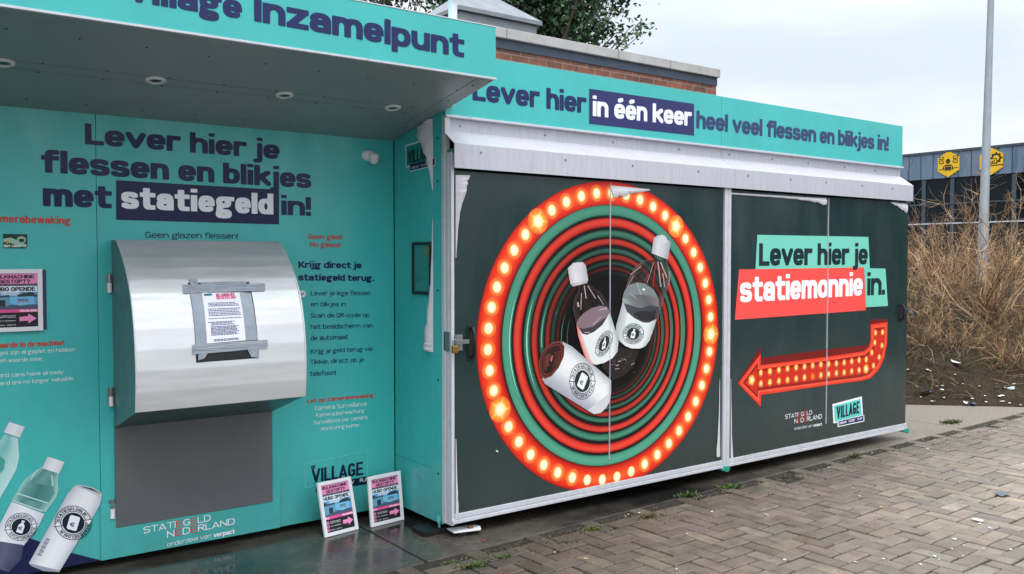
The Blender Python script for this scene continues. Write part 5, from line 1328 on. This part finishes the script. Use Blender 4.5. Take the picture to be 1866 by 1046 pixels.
bb = thing('brick_building', 'low flat-roofed red brick building with a concrete coping behind the container', 'building', (4, 10, -0.05))
BX1, BY = 8.25, 7.10
g = MB(); g.box(-8, BX1, BY, 15, -0.05, 3.71); g.build('wall', brickmat(), bb)
g = MB(); g.box(-8.03, BX1 + 0.006, BY - 0.012, BY - 0.0005, 3.665, 3.758); g.build('fascia_board', M['band'], bb)
g = MB()
xs_ = [-8.1, -6.2, -4.3, -2.4, -0.5, 1.4, 3.3, 5.13, 6.62, 7.42, BX1 + 0.02]
for a, b in zip(xs_[:-1], xs_[1:]): g.box(a + .003, b - .003, BY - 0.05, BY + 0.35, 3.7585, 3.858)
rf = g.build('coping', M['coping'], bb, bev=0.006)
g = MB(); g.box(-8, BX1 - .05, BY + 0.36, 14.9, 3.711, 3.76); g.build('roof', M['under'], bb)
rv = thing('roof_vent', 'grey sheet metal roof ventilator with a pyramid cap on the brick building', 'roof vent', (6.3, 9.5, 3.76))
g = MB(); g.box(5.85, 7.02, 9.0, 10.1, 3.7605, 4.585); g.build('housing', M['vent'], rv, bev=0.006)
g = MB(); z = 4.586
g.add([(5.80, 8.95, z), (7.07, 8.95, z), (7.07, 10.15, z), (5.80, 10.15, z), (5.80, 8.95, z + .05), (7.07, 8.95, z + .05), (7.07, 10.15, z + .05), (5.80, 10.15, z + .05), (6.35, 9.5, z + .50), (6.42, 9.5, z + .50), (6.42, 9.57, z + .50), (6.35, 9.57, z + .50)],
      [(3, 2, 1, 0), (0, 1, 5, 4), (1, 2, 6, 5), (2, 3, 7, 6), (3, 0, 4, 7), (4, 5, 9, 8), (5, 6, 10, 9), (6, 7, 11, 10), (7, 4, 8, 11), (8, 9, 10, 11)])
g.build('pyramid_cap', M['vent'], rv)

def tree(name, label, base, height, blobs, n_leaf, leaf, cols, seed, group=None):
    r = np.random.default_rng(seed)
    t = thing(name, label, 'tree', base, group); base = np.array(base, float)
    g = MB(); top = base + np.array([0, 0, height * 0.75])
    g.tube([base, base + (0.1, 0, height * .3), base + (-.05, .1, height * .55), top], [.22, .18, .13, .05], n=10)
    for c, rad in blobs:
        c = np.array(c); s = base + (top - base) * r.uniform(.35, .8)
        for k in range(3):
            e = c + r.normal(0, .45, 3) * rad; m = (s + e) / 2 + r.normal(0, .15, 3); g.tube([s, m, e], [.06, .035, .008], n=5)
    g.build('trunk', M['bark'], t, smooth=True)
    # leaf clumps spread through the crown, small faces turned every way
    w = np.array([b[1] ** 2.2 for b in blobs]); w /= w.sum()
    ncl = n_leaf // 26; V, F, Cc = [], [], []
    for i in range(ncl):
        c, rad = blobs[r.choice(len(blobs), p=w)]
        d = r.normal(size=3); d /= np.linalg.norm(d); p = np.array(c) + d * rad * (r.uniform(.25, 1.12) ** .6)
        tone = r.uniform(.55, 1.35); spread = r.uniform(.12, .34)
        for k in range(26):
            q = p + r.normal(0, spread, 3) * (1, 1, .8); a = r.normal(size=3); a /= np.linalg.norm(a); b = np.cross(a, r.normal(size=3)); b /= np.linalg.norm(b)
            L = leaf * r.uniform(.6, 1.3); W = L * .55; n0 = len(V)
            V += [q - a * L / 2, q + b * W / 2, q + a * L / 2, q - b * W / 2]; F.append((n0, n0 + 1, n0 + 2, n0 + 3))
            cc = np.array(cols[0]) + (np.array(cols[1]) - np.array(cols[0])) * r.random(); cc = lin(np.clip(cc * tone, 0, 255)); Cc += [cc] * 4
    g = MB(); g.v = [tuple(v) for v in V]; g.f = F; g.c = Cc; g.build('crown', M['leaf'], t)
    return t
def tb(p, y, rad): q = on_y(p, y); return (tuple(q), rad)
tree('leafy_tree', 'tall dark green leafy tree behind the brick building', (13.6, 18, 0), 9.2,
     [tb((930, -20), 18, 1.4), tb((1000, -40), 18.3, 1.7), tb((1010, 25), 18, 1.05), tb((1055, 40), 17.6, .75), tb((1090, 62), 17.8, .5), tb((1040, 70), 18.2, .5), tb((1130, 65), 17.8, .30), tb((1165, 58), 17.8, .16), tb((1100, 30), 18, .34), tb((1122, 10), 18, .16), tb((880, -10), 18, 1.2), tb((960, 20), 18.2, .9), tb((830, 10), 18.6, .6), tb((820, -30), 18.6, .8), tb((806, 4), 18.6, .42), tb((848, -6), 18.6, .5), tb((1090, -50), 18, 1.1), tb((1040, -90), 18, 1.6), tb((940, -110), 18.4, 1.7), tb((1000, 60), 18.2, .6)],
     27000, .15, ((48, 74, 52), (92, 122, 88)), 3)
tree('leafy_tree', 'loose leafy tree whose lowest twigs show just above the teal canopy', (12.2, 24, 0), 9.8,
     [tb((650, -30), 24, 1.3), tb((690, 5), 24, .35), tb((705, 12), 24, .22), tb((720, -40), 24, 1.0), tb((600, -60), 24, 1.6), tb((760, 2), 24, .2)], 5000, .17, ((40, 56, 34), (74, 90, 58)), 5)

# ------------------------------------------------------------------ glass office block on the right
gb = thing('office_building', 'long dark glass office block with yellow hexagon signs beyond the dry shrubs', 'building', (32, 0, -0.05))
GX = 27.65; ZR, ZB = 5.0, 4.17
g = MB(); g.box(GX + 0.06, GX + 12, -40, 34, -0.05, ZR - .02); g.build('body', M['under'], gb)
g = MB(); g.box(GX, GX + 0.055, -40, 34, 0.0, ZB - .03); g.build('lower_glazing', M['glass_lo'], gb)
g = MB(); g.box(GX - 0.05, GX + 0.055, -40, 34, ZB, ZR - .03); g.build('upper_glazing', M['glass_hi'], gb)
g = MB(); g.box(GX - 0.09, GX + 12, -40.1, 34.1, ZR - .0295, ZR + .04); g.build('roof_edge', M['mull'], gb)
ycol = lambda px, z=4.6: on_x((px, 300), GX)[1]
sp = abs(ycol(1753) - ycol(1702)) * 0.9
g = MB()
for k in range(-16, 36):
    y = ycol(1702) - k * sp * .5
    g.box(GX - 0.058, GX - 0.0505, y - .012, y + .012, ZB, ZR - .031)
g.build('panel_joint', M['band'], gb)['kind'] = 'stuff'
g = MB()
for k in range(-12, 30):
    y = ycol(1737) - k * sp * 1.15
    g.box(GX - 0.04, GX - 0.0005, y - .06, y + .06, 0.0, ZB - .031)
g.build('mullion', M['mull'], gb)['kind'] = 'stuff'
for z in (3.36, 2.74):
    g = MB(); g.box(GX - 0.06, GX - 0.0405, -40, 34, z - .02, z + .02); g.build('transom', M['mull'] if z > 3 else M['alu'], gb)
GP = Plane('x', GX - 0.09); GP.uv = lambda p: (lambda q: np.array([-q[1], q[2]]))(on_x(p, GX - 0.09))
def hexsign(label, c, kind):
    q = on_x(c, GX - 0.09); t = thing('hexagon_sign', label, 'sign', tuple(q)); R0 = 0.41
    g = MB(); pr = [(q[1] + R0 * math.sin(a) * .95, q[2] + R0 * math.cos(a)) for a in [k * math.pi / 3 for k in range(6)]]
    g.prism(pr, GX - 0.09, GX - 0.052); g.build('panel', M['yellow'], t)
    A = Art(GP, base=0.003, step=0.002); C = np.array([-q[1], q[2]]); P = lambda x, y: C + np.array([x, y]) * R0; K = (62, 54, 34)
    rc = lambda x0, y0, x1, y1, l=1, col=K: A.poly([P(x0, y0), P(x1, y0), P(x1, y1), P(x0, y1)], col, l)
    if kind == 0:
        A.ell(P(-.02, .22), (R0 * .17, 0), (0, R0 * .19), K, 1)
        A.poly([P(-.45, -.42), P(-.40, -.18), P(-.22, -.04), P(.2, -.04), P(.36, -.18), P(.42, -.42)], K, 1)
        rc(-.30, -.52, .28, -.16, 2, (236, 186, 40)); rc(-.26, -.48, .24, -.2, 3)
        for x0 in (-.72, .36):
            for y0 in (.36, .06): rc(x0, y0, x0 + .36, y0 + .24); rc(x0 + .06, y0 + .06, x0 + .3, y0 + .18, 2, (240, 192, 44))
        rc(-.75, -.42, -.42, -.37); rc(.42, -.34, .78, -.29)
    else:
        for k in range(8):
            a = k * math.pi / 4; A.ell(P(.36 + .36 * math.cos(a), .22 + .36 * math.sin(a)), (R0 * .08, 0), (0, R0 * .08), K, 1, 8)
        A.ring(P(.36, .22), (R0, 0), (0, R0), .22, .34, K, K, 1, 28)
        rc(-.22, -.18, .44, .2, 2); rc(-.16, -.12, .38, .14, 3, (240, 192, 44))
        for i, h in enumerate((.08, .13, .18)): rc(-.04 + i * .12, -.1, .03 + i * .12, -.1 + h, 4)
        rc(-.30, -.34, .9, -.27)
        A.ell(P(-.5, .02), (R0 * .15, 0), (0, R0 * .17), K, 1); rc(-.62, -.75, -.3, -.15)
    A.build('icon', t)
hexsign('yellow hexagon sign showing a person at a laptop, left of the lamp pole', (1728, 299), 0)
hexsign('yellow hexagon sign showing a gear and screen, half behind the lamp pole', (1806, 294), 1)

# ------------------------------------------------------------------ lamp pole
lb = on_y((1790, 470), 7.34)
lamp = thing('lamp_pole', 'tall galvanised steel lamp pole rising out of the dry shrubs', 'lamp pole', (lb[0], lb[1], 0.9))
d0, d1 = on_y((1789, 520), 7.34), on_y((1806.5, -20), 7.4)
dirv = (d1 - d0) / (d1[2] - d0[2])
P = lambda z: d0 + dirv * (z - d0[2])
g = MB(); g.tube([P(0.75), P(2.2), P(2.25), P(5.0), P(9.0)], [.088, .084, .076, .056, .040], n=24); g.build('shaft', M['pole'], lamp, smooth=True)
g = MB(); e = P(9.0); g.tube([e - (0, 0, .03), e + (0, -.1, .2), e + (-.5, -.6, .42), e + (-.9, -1.0, .45)], .03, n=10); g.build('arm', M['pole'], lamp, smooth=True)
g = MB(); h = e + (-1.1, -1.25, .42); g.box(h[0] - .3, h[0] + .3, h[1] - .15, h[1] + .3, h[2], h[2] + .1); g.build('lamp_head', M['pole'], lamp, bev=.03)

# ------------------------------------------------------------------ bank with dry scrub
E0 = np.array([9.25, 5.25]); ED = np.array([0.72, -0.69]); EN = np.array([0.69, 0.72])
def bankz(x, y):
    d = (np.array([x, y]) - E0) @ EN
    if d <= 0: return -0.03
    h = 1.12 * (1 - math.exp(-(d / 1.9) ** 1.5)) + 0.02
    s = (np.array([x, y]) - E0) @ ED
    return h + 0.07 * math.sin(1.7 * s + 1.3 * d) * min(1, d) + 0.05 * math.sin(4.1 * s - 2.2 * d) * min(1, d) + 0.03 * math.sin(9.3 * x + 7.1 * y) * min(1, d * 2)
def bankmat():
    m, n, l, b = nodes_of('dark_bank_soil')
    t = n.new('ShaderNodeTexCoord')
    z = n.new('ShaderNodeTexNoise'); z.inputs['Scale'].default_value = 1.7; z.inputs['Detail'].default_value = 10; z.inputs['Roughness'].default_value = .65
    z2 = n.new('ShaderNodeTexNoise'); z2.inputs['Scale'].default_value = 26; z2.inputs['Detail'].default_value = 8; z2.inputs['Roughness'].default_value = .7
    for q in (z, z2): l.new(t.outputs['Object'], q.inputs['Vector'])
    r = n.new('ShaderNodeValToRGB'); el = r.color_ramp.elements
    el[0].position = .3; el[0].color = (*lin((46, 38, 32)), 1); el[1].position = .75; el[1].color = (*lin((98, 84, 68)), 1)
    e = el.new(.52); e.color = (*lin((66, 56, 44)), 1)
    a = n.new('ShaderNodeMath'); a.operation = 'ADD'; s = n.new('ShaderNodeMath'); s.operation = 'MULTIPLY'; s.inputs[1].default_value = .5
    l.new(z.outputs['Fac'], a.inputs[0]); l.new(z2.outputs['Fac'], a.inputs[1]); l.new(a.outputs[0], s.inputs[0]); l.new(s.outputs[0], r.inputs[0]); l.new(r.outputs[0], b.inputs['Base Color'])
    b.inputs['Roughness'].default_value = .95; b.inputs['Specular IOR Level'].default_value = .2
    bp = n.new('ShaderNodeBump'); bp.inputs['Strength'].default_value = .9; bp.inputs['Distance'].default_value = .05; l.new(z2.outputs['Fac'], bp.inputs['Height']); l.new(bp.outputs[0], b.inputs['Normal'])
    return m
g = MB(); rows = []
for i in range(90):
    dd = -0.12 + 9 * (i / 89) ** 1.6
    rows.append([(lambda xy: (xy[0], xy[1], bankz(*xy) + (random.gauss(0, .026) if dd > .1 else 0)))(E0 + EN * dd + ED * (-7 + 20 * j / 160)) for j in range(161)])
g.grid(rows); bk = g.build('earth_bank', bankmat(), smooth=False); bk['kind'] = 'structure'
bk.data.polygons.foreach_set('use_smooth', [True] * len(bk.data.polygons))
# flip so that normals face up
bk.data.flip_normals()
TW = [(168, 138, 104), (142, 114, 84), (190, 162, 126), (104, 82, 64), (150, 124, 94), (84, 68, 54), (128, 96, 72)]
def twig_mesh(r, n, h, spread, thick, branchy, lean=0.35, tones=TW):
    g = MB()
    def grow(p, d, L, rad, c, lvl, kink):
        k = 5; pts = [p.copy()]
        for j in range(k):
            d = d + r.normal(0, kink, 3) + (0, 0, .05 if lvl else -.03); d /= np.linalg.norm(d); p = p + d * L / k; pts.append(p.copy())
        g.tube(pts, [max(.0007, rad * (1 - .75 * j / k)) for j in range(k + 1)], n=3, c=c)
        if lvl < 2:
            for b in range(r.poisson(branchy if lvl == 0 else 1.6)):
                j = r.integers(1, k + 1); e = pts[j] - pts[j - 1]; e /= np.linalg.norm(e); e = e + r.normal(0, .75, 3); e /= np.linalg.norm(e)
                grow(pts[j].copy(), e, L * r.uniform(.16, .42), rad * .6, c, lvl + 1, kink * 1.25)
    for i in range(n):
        a = r.uniform(0, 2 * math.pi); b0 = np.array([math.cos(a), math.sin(a), 0]) * r.uniform(0, spread * .5)
        d = np.array([math.cos(a) * r.uniform(.02, lean), math.sin(a) * r.uniform(.02, lean), 1.0]) + np.append(r.normal(0, .22, 2), 0)
        grow(b0, d / np.linalg.norm(d), h * r.uniform(.4, 1.1), thick * r.uniform(.55, 1.3), lin(np.array(tones[r.integers(len(tones))]) * r.uniform(.85, 1.35)), 0, .17)
    return g
def shrub(label, px, y, n, h, spread, thick, branchy, seed, lean=.35, name='dry_shrub', cat='shrub', tones=TW):
    r = np.random.default_rng(seed); q = on_y(px, y); z = bankz(q[0], q[1])
    g = twig_mesh(r, n, h, spread, thick, branchy, lean, tones); g.v = [(v[0] + q[0], v[1] + q[1], v[2] + z - .03) for v in g.v]
    o = g.build(name, M['twig']); tag(o, label, cat); return o
shr = 'dry brown shrubs on the bank'
spec = [('tall bare shrub with forked twigs next to the container edge', (1708, 600), 7.0, 12, 1.45, .4, .013, 10, .40),
        ('fan of thick pale stems spreading from one root left of the lamp pole', (1798, 690), 5.6, 40, 1.45, .25, .008, 4, .75),
        ('tangled tan shrub close behind the container corner', (1668, 620), 6.4, 37, .95, .8, .0048, 6, .7),
        ('wide tan shrub in front of the lamp pole', (1750, 620), 6.3, 46, 1.05, 1.0, .0048, 6, .7),
        ('dense straw coloured shrub at the right edge of the view', (1856, 640), 5.3, 49, 1.25, .8, .0048, 6, .65),
        ('reddish twiggy shrub low on the bank between the pale fan and the right edge', (1835, 690), 5.0, 28, .75, .6, .0045, 6, .7),
        ('tall thin shrub rising behind the pale fan of stems', (1836, 600), 6.6, 16, 1.75, .6, .009, 10, .5),
        ('brown thicket filling the gap behind the tall bare shrub', (1715, 600), 7.6, 49, 1.15, 1.2, .0056, 6, .7),
        ('brown thicket behind and right of the lamp pole', (1830, 590), 7.6, 49, 1.2, 1.2, .0056, 6, .7),
        ('far brown thicket left of the lamp pole against the dark glass', (1760, 590), 8.6, 49, 1.2, 1.4, .006, 6, .7),
        ('far brown thicket against the glass at the right edge', (1862, 590), 8.4, 49, 1.25, 1.4, .006, 6, .7),
        ('sparse tall shrub with long whips in front of the hexagon sign', (1735, 600), 8.0, 12, 1.8, .6, .010, 8, .45),
        ('low straw tangle at the bank foot right beside the container end', (1674, 680), 5.9, 46, .62, .7, .0042, 6, .8),
        ('low straw tangle on the bank left below the pale fan of stems', (1738, 690), 5.5, 44, .55, .8, .0042, 6, .8),
        ('pale straw clump at the right edge low beside the green grass', (1860, 700), 4.9, 50, .6, .6, .0042, 6, .8),
        ('far thicket glimpsed just past the container hood', (1675, 590), 9.0, 43, 1.25, 1.3, .006, 6, .7)]
for i, (lab, p, y, n, h, s, th, br, le) in enumerate(spec): shrub(lab, p, y, n, h, s, th, br, 100 + i, le)['group'] = shr
# fallen stems and dead grass over the bank
r = np.random.default_rng(55); g = MB()
for i in range(11000):
    dd = r.uniform(.10, 5.2) ** 1.0; ss = r.uniform(-2.5, 5.5); xy = E0 + EN * dd + ED * ss; z = bankz(*xy); a = r.uniform(0, 2 * math.pi)
    up = r.uniform(.05, .5) if r.random() < .55 else r.uniform(.6, 2.2); L = r.uniform(.08, .42) * (0.7 if dd < .5 else 1)
    d = np.array([math.cos(a), math.sin(a), up]); d /= np.linalg.norm(d); p0 = np.array([*xy, z - .01]); p1 = p0 + d * L * .55; p2 = p1 + (d * [1, 1, .4] + r.normal(0, .15, 3)) * L * .45
    c = lin(np.array([(160, 134, 102), (128, 106, 80), (90, 78, 58), (150, 128, 96), (84, 84, 52), (70, 58, 48)][r.integers(6)]) * r.uniform(.6, 1.1))
    g.tube([p0, p1, p2], [r.uniform(.0015, .0038)] * 2 + [.0008], n=3, c=c)
g.build('dead_grass', M['twig'])['kind'] = 'stuff'
g = MB()
for i in range(2600):
    dd = .25 + abs(r.normal(0, .55)); ss = r.normal(2.7, .5) if r.random() < .93 else r.normal(0.2, 1.0); xy = E0 + EN * dd + ED * ss; z = bankz(*xy); a = r.uniform(0, 2 * math.pi); L = r.uniform(.04, .13)
    d = np.array([math.cos(a) * .5, math.sin(a) * .5, 1]); p0 = np.array([*xy, z - .01]); g.tube([p0, p0 + d * L * .6, p0 + d * L + (d[0] * .05, d[1] * .05, -.02)], [.003, .0025, .0006], n=3, c=lin(np.array((74, 98, 38)) * r.uniform(.6, 1.15)))
g.build('green_grass', M['twig'])['kind'] = 'stuff'

# ------------------------------------------------------------------ weeds along the paving edge, moss
def weed(label, p, n, size, col, seed):
    r = np.random.default_rng(seed); q = on_z(p, 0.0); g = MB()
    for i in range(n * 2):
        a = r.uniform(0, 2 * math.pi); b = np.array([q[0] + r.normal(0, size * .8), q[1] + r.normal(0, size * .35), -.004]); L = size * r.uniform(.2, .75)
        d = np.array([math.cos(a) * .8, math.sin(a) * .8, r.uniform(.3, 1.1)]); d /= np.linalg.norm(d); s = np.cross(d, (0, 0, 1)); s /= np.linalg.norm(s); w = L * .16
        c = lin(np.clip(np.array(col) * r.uniform(.45, 1.0), 0, 255)); m_ = b + d * L * .5
        g.add([b, m_ - s * w, b + d * L + (0, 0, -.2 * L), m_ + s * w], [(0, 1, 2, 3)], c)
    o = g.build('weed', M['leaf']); return tag(o, label, 'weed', 'weeds in the joint along the paving edge')
weed('small green weed at the paving edge nearest the wet slab joint', (818, 1027), 60, .035, (86, 120, 44), 1)
weed('spreading yellow green weed in the first paver joints', (862, 1032), 120, .05, (98, 122, 52), 2)
weed('mossy green patch at the paving edge right of the yellow green weed', (915, 1015), 70, .035, (84, 108, 48), 3)
weed('low weed with yellow tips below the ring artwork', (1078, 965), 110, .045, (104, 124, 50), 4)
weed('thin green weed among pavers below the ring artwork', (1040, 988), 60, .04, (78, 104, 44), 5)
weed('bushy green weed below the middle post', (1252, 903), 130, .05, (80, 118, 44), 6)
weed('long green weed along the paving edge right of the middle post', (1328, 888), 170, .06, (84, 118, 46), 7)
weed('brownish weed in the joint left of the middle post', (1180, 942), 90, .05, (104, 100, 56), 8)
weed('pale weed at the paving edge under the arrow artwork', (1560, 830), 90, .05, (110, 112, 70), 9)
weed('flat dry weed on the concrete near the container end', (1733, 770), 150, .075, (104, 108, 62), 10)
r = np.random.default_rng(9); g = MB()
for i in range(5200):
    x = r.uniform(2.5, 9.5); y = EDGE(x) - abs(r.normal(-.02, .17)); a = r.uniform(0, 6.28); L = r.uniform(.006, .02)
    d = np.array([math.cos(a), math.sin(a), r.uniform(.1, .8)]); s = np.array([-d[1], d[0], 0]) * .3; b = np.array([x, y, -.004]); c = lin(np.array([(84, 88, 50), (104, 98, 70), (92, 84, 66)][r.integers(3)]) * r.uniform(.6, 1.2))
    g.add([b - s * L, b + s * L, b + d * L], [(0, 1, 2)], c)
g.build('moss', M['leaf'])['kind'] = 'stuff'

# ------------------------------------------------------------------ litter
def scrap(label, p, size, col, seed, ground='flat', group=None, name='litter_scrap', cat='litter', asp=.6):
    r = np.random.default_rng(seed)
    if ground == 'flat': q = on_z(p, 0.004)
    else:
        q = None; d = ray(p)
        for t in np.linspace(6, 16, 1500):
            w = EYEP + d * t / 1.0
            if w[2] <= bankz(w[0], w[1]) + .015: q = w; break
        if q is None: return
    a = r.uniform(0, 3.14); g = MB(); nseg = 9
    ca, sa = math.cos(a), math.sin(a); rows = []
    ring = []
    for k in range(nseg):
        t = 2 * math.pi * k / nseg; R = size * r.uniform(.7, 1.15); x, y = R * math.cos(t), R * asp * math.sin(t)
        ring.append((q[0] + x * ca - y * sa, q[1] + x * sa + y * ca, q[2] + .002 + abs(r.normal(0, size * .22))))
    c = (q[0], q[1], q[2] + size * .28 + .003)
    g.add(ring + [c], [(k, (k + 1) % nseg, nseg) for k in range(nseg)])
    o = g.build(name, col, solid=0.001); return tag(o, label, cat, group)
ML = {'w': mat('white_litter', (226, 224, 220), .5, var=.1), 'b': mat('blue_litter', (66, 84, 120), .5, var=.2), 'p': mat('pale_wood_chip', (196, 180, 140), .7, var=.15), 'g': mat('grey_litter', (96, 104, 116), .5, var=.2), 'r': mat('red_litter', (190, 50, 40), .5), 's': mat('silver_litter', (170, 182, 190), .35, metal=.3)}
scrap('crumpled white scrap lying on the pavers at lower right', (1782, 949), .036, ML['w'], 1)
scrap('small white flake beside the crumpled scrap on the pavers', (1804, 963), .014, ML['w'], 2)
scrap('flattened dark grey blue rag on the pavers near the right edge', (1826, 902), .07, ML['g'], 3)
scrap('pale chip lying in the middle of the pavers', (1606, 925), .015, ML['p'], 4)
scrap('long pale sliver on the pavers in front of the container middle', (1067, 1019), .016, ML['p'], 5, asp=.25)
scrap('tan twisted paper bit on the left part of the pavers', (1397, 939), .016, ML['p'], 6, asp=.4)
scrap('tiny red scrap on the wet concrete by the foot plate', (882, 985), .010, ML['r'], 7)
scrap('large white torn paper high on the dark bank', (1743, 663), .085, ML['w'], 8, 'bank')
scrap('silver grey plastic bag remnant at the foot of the bank on the right', (1837, 710), .085, ML['s'], 9, 'bank')
scrap('wide white scrap below the silver bag remnant', (1824, 723), .07, ML['w'], 10, 'bank', asp=.35)
scrap('blue wrapper at the foot of the bank left of the pale fan of stems', (1773, 737), .06, ML['b'], 11, 'bank')
scrap('white paper next to the blue wrapper at the foot of the bank', (1760, 735), .06, ML['w'], 12, 'bank', asp=.45)
scrap('crushed grey and blue packet near the container edge', (1688, 716), .08, ML['b'], 13, 'bank')
lg = 'small white litter flakes on the bank'
for i, p in enumerate([(1708, 704), (1697, 655), (1689, 674), (1695, 676), (1654, 674), (1671, 705), (1717, 703), (1716, 711), (1678, 724), (1720, 725), (1740, 683), (1798, 733), (1826, 732), (1840, 735), (1859, 739), (1817, 706), (1786, 705), (1680, 630), (1795, 722), (1700, 732), (1755, 700), (1771, 727), (1848, 700), (1666, 698)]):
    scrap('small white litter flake scattered on the dark bank', p, .016 + .012 * ((i * 7) % 5) / 4, ML['w'], 40 + i, 'bank', lg, name='litter_flake')
lg = 'tiny white litter flakes on the pavers'
for i, p in enumerate([(1011, 1007), (1252, 973), (1165, 935), (1297, 933), (1145, 938), (1233, 1038), (1430, 1021), (1560, 1025), (1521, 1041), (1610, 1019), (1677, 1029), (1703, 1014), (1711, 1020), (1735, 1001), (1755, 1014), (1739, 983), (1756, 994), (1793, 1000), (1842, 1002), (1691, 818), (1720, 800), (1752, 843), (1803, 787), (1566, 905), (1555, 890), (1590, 826), (1510, 853), (1785, 955)]):
    scrap('tiny white litter flake scattered on the herringbone pavers', p, .006 + .006 * ((i * 5) % 4) / 3, ML['w'], 80 + i, 'flat', lg, name='litter_flake')
sc.cycles.max_bounces = 8
